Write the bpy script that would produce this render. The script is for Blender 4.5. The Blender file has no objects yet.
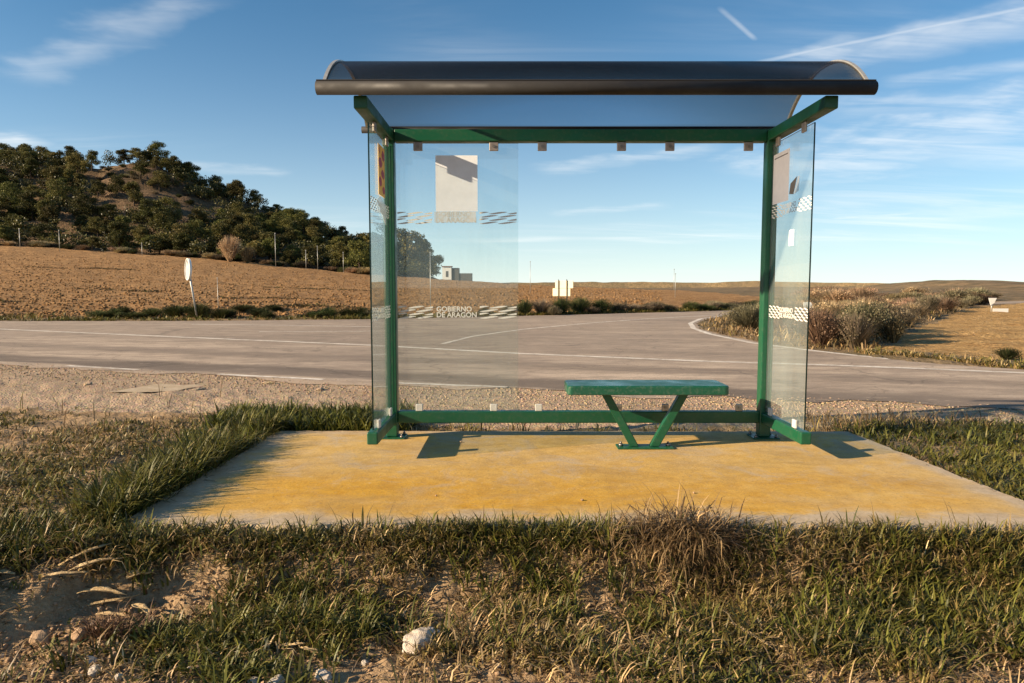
import bpy, bmesh, math, random
import numpy as np
from mathutils import Matrix, Vector
R = math.radians
random.seed(7)
rng = np.random.default_rng(7)
scene = bpy.context.scene
C = scene.collection

# ------------------------------------------------------------------ camera
cam_d = bpy.data.cameras.new('camera')
cam_d.sensor_width = 36.0; cam_d.lens = 24.0
cam_d.clip_start = 0.05; cam_d.clip_end = 40000
cam = bpy.data.objects.new('camera', cam_d); C.objects.link(cam)
cam.location = (0, 0, 1.15)
cam.rotation_euler = (R(90 - 4.5), 0, 0)
scene.camera = cam
cy_ = scene.cycles
cy_.max_bounces = 6; cy_.diffuse_bounces = 3; cy_.glossy_bounces = 3; cy_.transmission_bounces = 4; cy_.transparent_max_bounces = 16
cy_.caustics_reflective = False; cy_.caustics_refractive = False

# ------------------------------------------------------------------ sun and sky
SUN_TO = Vector((-1.0, -0.33, 0.392)).normalized()
SUN_EL = math.asin(SUN_TO.z)
SUN_AZ = math.atan2(SUN_TO.x, SUN_TO.y)
sd = bpy.data.lights.new('sun', 'SUN'); sd.energy = 5.0; sd.angle = R(0.5); sd.color = (1.0, 0.80, 0.56)
sun = bpy.data.objects.new('sun', sd); C.objects.link(sun)
sun.location = (-20, -5, 20)
sun.rotation_euler = (-SUN_TO).to_track_quat('-Z', 'Y').to_euler()

world = bpy.data.worlds.new('World'); scene.world = world; world.use_nodes = True
wn = world.node_tree.nodes; wl = world.node_tree.links; wn.clear()

def wmath(op, a, b=None, c=None, clamp=False):
    n = wn.new('ShaderNodeMath'); n.operation = op; n.use_clamp = clamp
    for i, v in enumerate((a, b, c)):
        if v is None: continue
        if isinstance(v, (int, float)): n.inputs[i].default_value = v
        else: wl.new(v, n.inputs[i])
    return n.outputs[0]
def wmap(v, f0, f1, t0, t1):
    n = wn.new('ShaderNodeMapRange'); n.interpolation_type = 'SMOOTHSTEP'
    wl.new(v, n.inputs[0])
    for i, k in enumerate((f0, f1, t0, t1)): n.inputs[i + 1].default_value = k
    return n.outputs[0]
def build_sky():
    out = wn.new('ShaderNodeOutputWorld'); bg = wn.new('ShaderNodeBackground')
    bg.inputs[1].default_value = 0.066
    sky = wn.new('ShaderNodeTexSky'); sky.sky_type = 'NISHITA'; sky.sun_disc = False
    sky.sun_elevation = SUN_EL; sky.sun_rotation = SUN_AZ
    sky.altitude = 0; sky.air_density = 1.0; sky.dust_density = 0.0; sky.ozone_density = 7.5
    tc = wn.new('ShaderNodeTexCoord')
    sp = wn.new('ShaderNodeSeparateXYZ'); wl.new(tc.outputs['Generated'], sp.inputs[0])
    zc = wmath('ADD', wmath('MAXIMUM', sp.outputs[2], 0.0), 0.10)
    px = wmath('DIVIDE', sp.outputs[0], zc); py = wmath('DIVIDE', sp.outputs[1], zc)
    def comb(x, y):
        n = wn.new('ShaderNodeCombineXYZ'); wl.new(x, n.inputs[0]); wl.new(y, n.inputs[1]); return n.outputs[0]
    P = comb(px, py)
    def noise(vec, rot, scale, detail, loc, dist=0.0, rough=0.55):
        m = wn.new('ShaderNodeMapping'); m.inputs['Rotation'].default_value = (0, 0, R(rot))
        m.inputs['Scale'].default_value = (scale[0], scale[1], 1); m.inputs['Location'].default_value = (loc, loc * .37, 0)
        wl.new(vec, m.inputs[0])
        n = wn.new('ShaderNodeTexNoise'); n.inputs['Scale'].default_value = 1; n.inputs['Detail'].default_value = detail
        n.inputs['Roughness'].default_value = rough; n.inputs['Distortion'].default_value = dist
        wl.new(m.outputs[0], n.inputs['Vector']); return n.outputs[0]
    big = noise(P, 20, (0.42, 0.62), 2, 3.4)
    fil = noise(P, -24, (0.55, 2.6), 5, 8.1, 0.6, 0.62)
    cirrus = wmath('MULTIPLY', wmap(big, 0.47, 0.68, 0, 1), wmap(fil, 0.38, 0.80, 0, 1))
    fine = noise(P, -10, (6, 6), 3, 1.7)
    fil2 = noise(P, -38, (1.4, 6.5), 4, 5.3, .6, .62)
    # contrails and single streaks of cirrus: (start, end, half width, strength) on the sky plane
    def streak(a, b, w, s, ragged=0.6):
        wisp = fil2
        ax, ay = a; dx, dy = b[0] - ax, b[1] - ay; L = math.hypot(dx, dy); dx /= L; dy /= L
        qx = wmath('SUBTRACT', px, ax); qy = wmath('SUBTRACT', py, ay)
        al = wmath('ADD', wmath('MULTIPLY', qx, dx), wmath('MULTIPLY', qy, dy))
        ac = wmath('ABSOLUTE', wmath('ADD', wmath('ADD', wmath('MULTIPLY', qx, -dy), wmath('MULTIPLY', qy, dx)),
                                     wmath('MULTIPLY', wmath('SUBTRACT', fine, .5), w * ragged)))
        m = wmath('MULTIPLY', wmap(ac, 0, w, 1, 0), wmath('MULTIPLY', wmap(al, -.06 * L, .15 * L, 0, 1), wmap(al, .85 * L, 1.06 * L, 1, 0)))
        m = wmath('MULTIPLY', m, wmap(wmath('ADD', wmath('MULTIPLY', fine, .3), wmath('MULTIPLY', wisp, .7)), .30, .66, .12 if w > .05 else .5, 1))
        return wmath('MULTIPLY', m, s)
    total = wmath('MULTIPLY', cirrus, 0.5)
    for st in STREAKS: total = wmath('MAXIMUM', total, streak(*st))
    total = wmath('MULTIPLY', total, wmap(sp.outputs[2], 0.0, 0.07, 0.0, 1))
    # thin high haze, denser towards the horizon all round
    veil = wmath('MULTIPLY', wmath('POWER', wmath('SUBTRACT', 1.0, wmath('MINIMUM', wmath('MAXIMUM', sp.outputs[2], 0.0), 0.5)), 7.0), 0.70)
    total = wmath('SUBTRACT', 1.0, wmath('MULTIPLY', wmath('SUBTRACT', 1.0, total), wmath('SUBTRACT', 1.0, veil)), clamp=True)
    mix = wn.new('ShaderNodeMix'); mix.data_type = 'RGBA'
    wb = wn.new('ShaderNodeMix'); wb.data_type = 'RGBA'; wb.blend_type = 'MULTIPLY'; wb.inputs[0].default_value = 1
    wl.new(sky.outputs[0], wb.inputs[6]); wb.inputs[7].default_value = (.70, 1.05, .93, 1)
    wl.new(total, mix.inputs[0]); wl.new(wb.outputs[2], mix.inputs[6]); mix.inputs[7].default_value = (8.6, 8.5, 8.2, 1)
    wl.new(mix.outputs[2], bg.inputs[0]); wl.new(bg.outputs[0], out.inputs[0])
def skyp(px, py):                      # a direction given as tangents of the view, to the sky plane
    u = (px - 512) / 683; v = (341.5 - py) / 683; p = R(4.5)
    d = Vector((u, math.cos(p) + v * math.sin(p), -math.sin(p) + v * math.cos(p))).normalized()
    return (d.x / (d.z + .1), d.y / (d.z + .1))
STREAKS = [
    (skyp(755, 63), skyp(1080, -2), 0.030, 0.45, 0.5),
    (skyp(780, 66), skyp(1090, 10), 0.19, 0.46, 1.0),
    (skyp(760, 178), skyp(1140, 88), 0.60, 0.46, 1.2), (skyp(820, 110), skyp(1060, 96), 0.22, 0.3, 1.0),
    (skyp(719, 7), skyp(756, 40), 0.016, 0.32, 0.3),
    (skyp(15, 80), skyp(215, -12), 0.12, 0.24, 1.6),
    (skyp(-120, 150), skyp(45, 139), 0.16, 0.6, 0.9),
    (skyp(540, 172), skyp(720, 146), 0.17, 0.28, 1.4),
    (skyp(550, 214), skyp(670, 205), 0.16, 0.2, 1.4),
    (skyp(180, 166), skyp(290, 173), 0.15, 0.2, 1.4),
    (skyp(830, 219), skyp(920, 213), 0.08, 0.4, 0.8),
    (skyp(880, 84), skyp(1080, 60), 0.10, 0.3, 0.8),
]
build_sky()
world.cycles.sampling_method = 'MANUAL'; world.cycles.sample_map_resolution = 512
vs = scene.view_settings
vs.view_transform = 'Standard'; vs.look = 'None'; vs.exposure = 1.08; vs.gamma = 1.0; vs.use_curve_mapping = False

# ------------------------------------------------------------------ helpers
def tag(o, label=None, cat=None, group=None, kind=None):
    if label: o['label'] = label
    if cat: o['category'] = cat
    if group: o['group'] = group
    if kind: o['kind'] = kind
    return o
def link(name, me, mat=None, parent=None):
    o = bpy.data.objects.new(name, me); C.objects.link(o)
    if mat is not None and me is not None: me.materials.append(mat)
    if parent is not None:
        o.parent = parent
        if parent.type == 'EMPTY': o.matrix_parent_inverse = Matrix.Translation(-parent.location)
    return o
def thing(name, label, cat, loc=(0, 0, 0), group=None):
    o = bpy.data.objects.new(name, None); C.objects.link(o); o.location = loc
    o.empty_display_size = .1
    return tag(o, label, cat, group)
def bm_mesh(name, bm, smooth=False):
    me = bpy.data.meshes.new(name); bm.normal_update(); bm.to_mesh(me); bm.free()
    if smooth: me.polygons.foreach_set('use_smooth', [True] * len(me.polygons))
    return me
def np_mesh(name, V, F, cols=None, smooth=False):
    """V (n,3); F list of int arrays of equal-length faces, each (m,k)"""
    me = bpy.data.meshes.new(name)
    if not isinstance(F, (list, tuple)): F = [F]
    F = [np.asarray(f) for f in F if len(f)]
    nl = sum(f.size for f in F); nf = sum(len(f) for f in F)
    me.vertices.add(len(V)); me.vertices.foreach_set('co', np.ascontiguousarray(V, dtype=np.float32).ravel())
    me.loops.add(nl); me.loops.foreach_set('vertex_index', np.concatenate([f.ravel() for f in F]).astype(np.int32))
    me.polygons.add(nf)
    tot = np.concatenate([np.full(len(f), f.shape[1]) for f in F]).astype(np.int32)
    st = np.concatenate([[0], np.cumsum(tot)[:-1]]).astype(np.int32)
    me.polygons.foreach_set('loop_start', st)
    if smooth: me.polygons.foreach_set('use_smooth', np.ones(nf, dtype=bool))
    me.update(calc_edges=True)
    if cols is not None:
        a = me.color_attributes.new('Col', 'FLOAT_COLOR', 'POINT')
        c4 = np.ones((len(V), 4), dtype=np.float32); c4[:, :3] = cols
        a.data.foreach_set('color', c4.ravel())
    return me
def add_box(bm, x0, x1, y0, y1, z0, z1, bev=0.0, seg=2):
    vs_ = [bm.verts.new((x, y, z)) for x in (x0, x1) for y in (y0, y1) for z in (z0, z1)]
    fs = [(0, 1, 3, 2), (4, 6, 7, 5), (0, 4, 5, 1), (2, 3, 7, 6), (0, 2, 6, 4), (1, 5, 7, 3)]
    faces = [bm.faces.new([vs_[i] for i in f]) for f in fs]
    if bev:
        es = list({e for f in faces for e in f.edges})
        bmesh.ops.bevel(bm, geom=es, offset=bev, segments=seg, affect='EDGES', profile=.5)
def box(name, x0, x1, y0, y1, z0, z1, mat, parent=None, bev=0.0, seg=2):
    bm = bmesh.new(); add_box(bm, x0, x1, y0, y1, z0, z1, bev, seg)
    return link(name, bm_mesh(name, bm), mat, parent)
def add_cyl(bm, p0, p1, r0, r1=None, n=12, cap=True):
    p0 = Vector(p0); p1 = Vector(p1); r1 = r0 if r1 is None else r1
    ax = (p1 - p0).normalized(); a = ax.orthogonal().normalized(); b = ax.cross(a)
    A = [bm.verts.new(p0 + r0 * (math.cos(t) * a + math.sin(t) * b)) for t in [2 * math.pi * i / n for i in range(n)]]
    B = [bm.verts.new(p1 + r1 * (math.cos(t) * a + math.sin(t) * b)) for t in [2 * math.pi * i / n for i in range(n)]]
    for i in range(n):
        f = bm.faces.new((A[i], A[(i + 1) % n], B[(i + 1) % n], B[i])); f.smooth = True
    if cap: bm.faces.new(A[::-1]); bm.faces.new(B)
def cyl(name, p0, p1, r0, mat, parent=None, r1=None, n=12):
    bm = bmesh.new(); add_cyl(bm, p0, p1, r0, r1, n)
    return link(name, bm_mesh(name, bm), mat, parent)

def vnoise(x, y, seed=0):
    xi = np.floor(x).astype(np.int64); yi = np.floor(y).astype(np.int64); xf = x - xi; yf = y - yi
    def h(a, b):
        n = (a * 374761393 + b * 668265263 + seed * 974634777) & 0x7fffffff
        n = ((n ^ (n >> 13)) * 1274126177) & 0x7fffffff
        return ((n ^ (n >> 16)) & 0xffff) / 65535.0
    u = xf * xf * (3 - 2 * xf); v = yf * yf * (3 - 2 * yf)
    return (h(xi, yi) * (1 - u) + h(xi + 1, yi) * u) * (1 - v) + (h(xi, yi + 1) * (1 - u) + h(xi + 1, yi + 1) * u) * v
def fbm(x, y, oct=4, seed=0):
    x = np.asarray(x, float); y = np.asarray(y, float)
    s = 0; a = .5; t = 0
    for i in range(oct):
        s = s + a * vnoise(x * 2 ** i + 17.3 * i, y * 2 ** i - 9.1 * i, seed + i); t += a; a *= .55
    return s / t
def sstep(a, b, x):
    t = np.clip((x - a) / (b - a), 0, 1); return t * t * (3 - 2 * t)

# ------------------------------------------------------------------ materials
def new_mat(name):
    m = bpy.data.materials.new(name); m.use_nodes = True
    nt = m.node_tree; return m, nt, nt.nodes['Principled BSDF']
class NT:
    def __init__(s, nt): s.nt = nt; s.n = nt.nodes; s.l = nt.links
    def coord(s, kind='Object'): return s.n.new('ShaderNodeTexCoord').outputs[kind]
    def pos(s): return s.n.new('ShaderNodeNewGeometry').outputs['Position']
    def noise(s, vec, scale, detail=4, rough=.55, stretch=None, rot=0, dist=0):
        if stretch or rot:
            m = s.n.new('ShaderNodeMapping'); m.inputs['Scale'].default_value = stretch or (1, 1, 1)
            m.inputs['Rotation'].default_value = (0, 0, rot)
            s.l.new(vec, m.inputs[0]); vec = m.outputs[0]
        n = s.n.new('ShaderNodeTexNoise'); n.inputs['Scale'].default_value = scale
        n.inputs['Detail'].default_value = detail; n.inputs['Roughness'].default_value = rough; n.inputs['Distortion'].default_value = dist
        s.l.new(vec, n.inputs['Vector']); return n.outputs[0]
    def voro(s, vec, scale, out='Distance', feature='F1'):
        n = s.n.new('ShaderNodeTexVoronoi'); n.feature = feature; n.inputs['Scale'].default_value = scale
        s.l.new(vec, n.inputs['Vector']); return n.outputs[out]
    def ramp(s, v, stops):
        n = s.n.new('ShaderNodeValToRGB'); s.l.new(v, n.inputs[0]); e = n.color_ramp.elements
        while len(e) < len(stops): e.new(.5)
        for k, (p, c) in enumerate(stops):
            e[k].position = p; e[k].color = (c, c, c, 1) if isinstance(c, (int, float)) else (*c, 1)
        return n.outputs[0]
    def mix(s, f, a, b, mode='MIX'):
        n = s.n.new('ShaderNodeMix'); n.data_type = 'RGBA'; n.blend_type = mode
        for i, v in ((0, f), (6, a), (7, b)):
            if isinstance(v, (int, float)): n.inputs[i].default_value = v
            elif isinstance(v, tuple): n.inputs[i].default_value = (*v, 1)
            else: s.l.new(v, n.inputs[i])
        return n.outputs[2]
    def math(s, op, a, b=0.0, clamp=False):
        n = s.n.new('ShaderNodeMath'); n.operation = op; n.use_clamp = clamp
        for i, v in enumerate((a, b)):
            if isinstance(v, (int, float)): n.inputs[i].default_value = v
            else: s.l.new(v, n.inputs[i])
        return n.outputs[0]
    def mapr(s, v, f0, f1, t0=0, t1=1):
        n = s.n.new('ShaderNodeMapRange'); n.interpolation_type = 'SMOOTHSTEP'; s.l.new(v, n.inputs[0])
        for i, k in enumerate((f0, f1, t0, t1)): n.inputs[i + 1].default_value = k
        return n.outputs[0]
    def bump(s, h, strength, dist, prev=None):
        n = s.n.new('ShaderNodeBump'); n.inputs['Strength'].default_value = strength; n.inputs['Distance'].default_value = dist
        s.l.new(h, n.inputs['Height'])
        if prev is not None: s.l.new(prev, n.inputs['Normal'])
        return n.outputs[0]
    def sep(s, v):
        n = s.n.new('ShaderNodeSeparateXYZ'); s.l.new(v, n.inputs[0]); return n.outputs
def setp(p, **k):
    for a, v in k.items():
        p.inputs[{'rough': 'Roughness', 'metal': 'Metallic', 'spec': 'Specular IOR Level', 'base': 'Base Color', 'coat': 'Coat Weight'}[a]].default_value = (*v, 1) if isinstance(v, tuple) else v

def mat_paint(name, col, dust=(.22, .19, .13), rough=.42, wear=.35):
    m, nt, p = new_mat(name); t = NT(nt); g = t.pos()
    n1 = t.noise(g, 5, 5, .6); n2 = t.noise(g, 40, 4, .6)
    c = t.mix(t.ramp(n1, [(.3, 0), (.75, .5)]), col, tuple(k * .75 for k in col))
    c = t.mix(t.math('MULTIPLY', t.ramp(n2, [(.5, 0), (.8, 1)]), wear), c, dust)
    nt.links.new(c, p.inputs['Base Color'])
    nt.links.new(t.mapr(n1, .3, .7, rough - .1, rough + .15), p.inputs['Roughness'])
    nt.links.new(t.bump(n2, .08, .003), p.inputs['Normal'])
    return m
def mat_metal(name, col, rough=.45, metal=.8):
    m, nt, p = new_mat(name); t = NT(nt); n = t.noise(t.pos(), 30, 4)
    nt.links.new(t.mix(t.ramp(n, [(.3, 0), (.7, 1)]), tuple(k * .7 for k in col), col), p.inputs['Base Color'])
    setp(p, rough=rough, metal=metal); return m
def mat_plain(name, col, var=.25, scale=20, rough=.8):
    m, nt, p = new_mat(name); t = NT(nt); n = t.noise(t.coord(), scale, 5)
    nt.links.new(t.mix(t.ramp(n, [(.25, 0), (.75, 1)]), tuple(k * (1 - var) for k in col), tuple(min(1, k * (1 + var)) for k in col)), p.inputs['Base Color'])
    nt.links.new(t.bump(n, .3, .01), p.inputs['Normal'])
    setp(p, rough=rough, spec=.25); return m
def mat_vcol(name, trans=.3, rough=.6, spec=.2, mul=1.0, vary=True):
    m, nt, p = new_mat(name); t = NT(nt)
    a = nt.nodes.new('ShaderNodeAttribute'); a.attribute_name = 'Col'
    oi = nt.nodes.new('ShaderNodeObjectInfo')
    hsv = nt.nodes.new('ShaderNodeHueSaturation'); nt.links.new(a.outputs[0], hsv.inputs['Color'])
    nt.links.new(t.mapr(oi.outputs['Random'], 0, 1, .6 * mul, 1.5 * mul), hsv.inputs['Value'])
    nt.links.new(t.math('ADD', t.math('MULTIPLY', t.math('FRACT', t.math('MULTIPLY', oi.outputs['Random'], 7.31)), .05), .475), hsv.inputs['Hue'])
    col = hsv.outputs[0] if vary else a.outputs[0]
    nt.links.new(col, p.inputs['Base Color']); setp(p, rough=rough, spec=spec)
    tr = nt.nodes.new('ShaderNodeBsdfTranslucent'); nt.links.new(col, tr.inputs[0])
    mx = nt.nodes.new('ShaderNodeMixShader'); mx.inputs[0].default_value = trans
    nt.links.new(p.outputs[0], mx.inputs[1]); nt.links.new(tr.outputs[0], mx.inputs[2])
    nt.links.new(mx.outputs[0], nt.nodes['Material Output'].inputs[0]); return m
def mat_glass(name, tint, refl_rough=.02, dust=.05, dust_col=(.55, .6, .58), ior=1.5, dust_scale=2.0, graz=.9):
    m, nt, p = new_mat(name); t = NT(nt); nt.nodes.remove(p)
    tr = nt.nodes.new('ShaderNodeBsdfTransparent'); tr.inputs[0].default_value = (*tint, 1)
    gl = nt.nodes.new('ShaderNodeBsdfGlossy'); gl.inputs['Roughness'].default_value = refl_rough
    gl.inputs[0].default_value = (.95, .97, .97, 1)
    f0 = ((ior - 1) / (ior + 1)) ** 2
    lw = nt.nodes.new('ShaderNodeLayerWeight'); lw.inputs[0].default_value = .5
    fr = t.math('ADD', t.math('MULTIPLY', t.math('POWER', lw.outputs['Facing'], 5.0), graz - f0), f0)
    m1 = nt.nodes.new('ShaderNodeMixShader'); nt.links.new(fr, m1.inputs[0])
    nt.links.new(tr.outputs[0], m1.inputs[1]); nt.links.new(gl.outputs[0], m1.inputs[2])
    df = nt.nodes.new('ShaderNodeBsdfDiffuse'); df.inputs[0].default_value = (*dust_col, 1)
    n = t.math('ADD', t.math('MULTIPLY', t.noise(t.pos(), dust_scale, 6, .65, stretch=(1, 1, .45)), .6), t.math('MULTIPLY', t.noise(t.pos(), 22, 5, .7, stretch=(1, 1, .07)), .4))
    m2 = nt.nodes.new('ShaderNodeMixShader'); nt.links.new(t.mapr(n, .3, .75, dust * .5, dust * 1.8), m2.inputs[0])
    nt.links.new(m1.outputs[0], m2.inputs[1]); nt.links.new(df.outputs[0], m2.inputs[2])
    nt.links.new(m2.outputs[0], nt.nodes['Material Output'].inputs[0]); return m

def mat_paper(name, col, trans=.1):
    m, nt, p = new_mat(name); t = NT(nt); n = t.noise(t.pos(), 18, 4)
    c = t.mix(t.ramp(n, [(.3, 0), (.7, 1)]), tuple(k * .93 for k in col), col)
    nt.links.new(c, p.inputs['Base Color']); setp(p, rough=.7, spec=.3)
    tr = nt.nodes.new('ShaderNodeBsdfTranslucent'); nt.links.new(c, tr.inputs[0])
    mx = nt.nodes.new('ShaderNodeMixShader'); mx.inputs[0].default_value = trans
    nt.links.new(p.outputs[0], mx.inputs[1]); nt.links.new(tr.outputs[0], mx.inputs[2])
    nt.links.new(mx.outputs[0], nt.nodes['Material Output'].inputs[0]); return m
def mat_soil():
    m, nt, p = new_mat('soil'); t = NT(nt); g = t.pos()
    n1 = t.noise(g, 1.6, 5, .6); n2 = t.noise(g, 12, 6, .65); n3 = t.noise(g, 90, 4, .7); v = t.voro(g, 28)
    c = t.mix(t.ramp(n1, [(.3, 0), (.7, 1)]), (.30, .195, .10), (.42, .29, .165))
    c = t.mix(t.ramp(n2, [(.35, 0), (.75, .7)]), c, (.17, .105, .058))
    c = t.mix(t.ramp(n3, [(.45, 0), (.8, .6)]), c, (.46, .34, .22))
    nt.links.new(c, p.inputs['Base Color']); setp(p, rough=.95, spec=.1)
    b = t.bump(n2, .9, .03); b = t.bump(v, .5, .012, b); b = t.bump(n3, .6, .006, b)
    nt.links.new(b, p.inputs['Normal']); return m
def mat_gravel():
    m, nt, p = new_mat('gravel'); t = NT(nt); g = t.pos()
    v = t.voro(g, 45); vc = t.voro(g, 45, 'Color'); n1 = t.noise(g, .9, 5, .6); n2 = t.noise(g, 14, 6, .7); v2 = t.voro(g, 120)
    c = t.mix(t.ramp(n1, [(.3, 0), (.7, 1)]), (.45, .31, .19), (.61, .44, .285))
    c = t.mix(.28, c, t.mix(1.0, vc, (.36, .3, .24), 'MULTIPLY'))
    c = t.mix(t.ramp(n2, [(.48, 0), (.78, .7)]), c, (.25, .18, .125))
    nt.links.new(c, p.inputs['Base Color']); setp(p, rough=.95, spec=.15)
    b = t.bump(n2, .8, .03); b = t.bump(v, .9, .012, b); b = t.bump(v2, .5, .005, b)
    nt.links.new(b, p.inputs['Normal']); return m
def mat_asphalt():
    m, nt, p = new_mat('asphalt'); t = NT(nt); g = t.pos(); s = t.sep(g)
    # distance across the main road from its near edge line (y = 8.2 - 0.37 x)
    d = t.math('ADD', t.math('SUBTRACT', s[1], 8.15), t.math('MULTIPLY', s[0], .345))
    wob = t.noise(g, .5, 4, .6)
    d2 = t.math('ADD', d, t.math('MULTIPLY', t.math('SUBTRACT', wob, .5), .8))
    streak = t.noise(g, 1.2, 6, .65, stretch=(.12, 1.4, 1), rot=.36)
    n1 = t.noise(g, 40, 6, .8); v = t.voro(g, 160); n5 = t.noise(g, .22, 5, .65, stretch=(.5, 1, 1), rot=.36)
    dusty = t.mix(t.ramp(streak, [(.3, 0), (.7, 1)]), (.47, .36, .262), (.66, .52, .39))
    dark = t.mix(t.ramp(streak, [(.3, 0), (.7, 1)]), (.15, .115, .088), (.22, .172, .13))
    band = t.math('MULTIPLY', t.mapr(d2, .25, .5), t.mapr(d2, 1.1, 1.6, 1, 0))
    band = t.math('MULTIPLY', band, t.ramp(t.noise(g, .35, 3, .5, stretch=(.5, 1, 1)), [(.35, .55), (.5, 1)]))
    band2 = t.math('MULTIPLY', t.mapr(d2, 2.4, 2.8), t.mapr(d2, 3.2, 3.7, .55, 0))
    junction = t.mapr(d2, 4.7, 5.6, 0, .28)
    f = t.math('MAXIMUM', t.math('MAXIMUM', band, band2), junction)
    c = t.mix(f, dusty, dark)
    c = t.mix(t.ramp(n5, [(.40, 0), (.62, .5)]), c, (.19, .15, .12))
    n7 = t.noise(g, 5, 6, .8, stretch=(.35, 1, 1), rot=.36)
    c = t.mix(t.ramp(n7, [(.44, 0), (.62, .55)]), c, (.16, .125, .098))
    c = t.mix(t.ramp(n7, [(.30, .5), (.42, 0)]), c, (.70, .56, .42))
    c = t.mix(t.ramp(n1, [(.42, 0), (.64, .45)]), c, (.17, .132, .10))
    edge = t.math('ADD', t.math('MULTIPLY', t.math('SUBTRACT', t.noise(g, 1.7, 7, .75), .5), 1.5), d)
    c = t.mix(t.mapr(edge, .35, -.2), c, t.mix(t.ramp(n1, [(.35, 0), (.6, 1)]), (.33, .235, .155), (.55, .41, .29)))
    # cracks
    cr = t.voro(t.noise(g, .8, 3, .5), 1, 'Distance')
    w = nt.nodes.new('ShaderNodeTexVoronoi'); w.feature = 'DISTANCE_TO_EDGE'; w.inputs['Scale'].default_value = .32
    mp = nt.nodes.new('ShaderNodeMix'); mp.data_type = 'VECTOR'; mp.inputs[0].default_value = .12
    nz = nt.nodes.new('ShaderNodeTexNoise'); nz.inputs['Scale'].default_value = 1.6; nz.inputs['Detail'].default_value = 5
    nt.links.new(g, nz.inputs['Vector'])
    va = nt.nodes.new('ShaderNodeVectorMath'); va.operation = 'MULTIPLY_ADD'; va.inputs[1].default_value = (1.2, 1.2, 0)
    nt.links.new(nz.outputs['Color'], va.inputs[0]); nt.links.new(g, va.inputs[2]); nt.links.new(va.outputs[0], w.inputs['Vector'])
    crack = t.mapr(w.outputs['Distance'], .003, .008, .28, 0)
    c = t.mix(crack, c, (.05, .042, .036))
    nt.links.new(c, p.inputs['Base Color']); setp(p, rough=.88, spec=.25)
    b = t.bump(v, .5, .006); b = t.bump(n1, .35, .012, b); nt.links.new(b, p.inputs['Normal']); return m
def mat_roadpaint():
    m, nt, p = new_mat('worn_road_paint'); t = NT(nt); g = t.pos()
    n = t.noise(g, 6, 6, .75); n2 = t.noise(g, .7, 3)
    f = t.math('MULTIPLY', t.ramp(n, [(.34, 0), (.54, 1)]), t.ramp(n2, [(.3, .45), (.55, 1)]))
    c = t.mix(f, (.36, .29, .225), (.74, .67, .57))
    nt.links.new(c, p.inputs['Base Color']); setp(p, rough=.8); return m
def mat_slab():
    m, nt, p = new_mat('stained_concrete'); t = NT(nt); g = t.pos(); s = t.sep(g)
    n1 = t.noise(g, 1.1, 5, .6, stretch=(.6, 1.6, 1)); n2 = t.noise(g, 9, 7, .74); n3 = t.noise(g, 55, 5, .75)
    n4 = t.noise(g, 2.4, 6, .7, stretch=(.8, 1.2, 1), dist=.5)
    conc = t.mix(t.ramp(n2, [(.3, 0), (.7, 1)]), (.40, .31, .205), (.55, .44, .31))
    och = t.mix(t.ramp(n2, [(.3, 0), (.7, 1)]), (.48, .24, .022), (.63, .36, .05))
    pale = t.mix(t.ramp(n2, [(.3, 0), (.7, 1)]), (.52, .32, .085), (.66, .45, .17))
    # the ochre wash lies thickest along the front of the slab and stops short of its edges
    wob = t.math('MULTIPLY', t.math('SUBTRACT', n4, .5), .55)
    yy = t.math('ADD', s[1], wob); xx = t.math('ADD', s[0], wob)
    front = t.math('MULTIPLY', t.mapr(yy, 3.36, 3.52), t.mapr(yy, 3.85, 4.55, 1, .22))
    side = t.math('MULTIPLY', t.mapr(xx, -1.80, -1.45), t.mapr(xx, 2.66, 2.35))
    cover = t.math('MULTIPLY', t.mapr(yy, 3.33, 3.46), t.math('MULTIPLY', t.mapr(yy, 5.40, 5.25), t.math('MULTIPLY', t.mapr(xx, -1.82, -1.62), t.mapr(xx, 2.72, 2.58))))
    strong = t.math('MULTIPLY', front, t.math('MULTIPLY', side, t.ramp(n1, [(.28, .15), (.6, 1)])))
    c = t.mix(t.math('MULTIPLY', cover, t.ramp(n4, [(.3, .45), (.55, 1)])), conc, pale)
    c = t.mix(strong, c, och)
    grey = t.ramp(t.noise(g, 2.6, 7, .75, dist=.8), [(.50, 0), (.66, .8)])
    c = t.mix(t.math('MULTIPLY', grey, t.mapr(s[1], 3.6, 4.2, .3, 1)), c, (.47, .375, .265))
    dirt = t.ramp(n3, [(.52, 0), (.75, .7)])
    c = t.mix(dirt, c, (.18, .125, .07))
    sm = t.ramp(t.noise(g, 2.3, 9, .76, stretch=(.7, 1.2, 1), dist=.6), [(.46, 0), (.68, .5)])
    c = t.mix(sm, c, (.27, .175, .075))
    sc_ = t.ramp(t.noise(g, 16, 6, .75), [(.60, 0), (.72, .7)])
    c = t.mix(sc_, c, (.58, .46, .30))
    spots = t.ramp(t.voro(g, 9), [(.03, .75), (.07, 0)])
    c = t.mix(spots, c, (.22, .15, .08))
    nt.links.new(c, p.inputs['Base Color']); setp(p, rough=.92, spec=.2)
    b = t.bump(n2, .35, .012); b = t.bump(n3, .45, .004, b); nt.links.new(b, p.inputs['Normal']); return m
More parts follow.
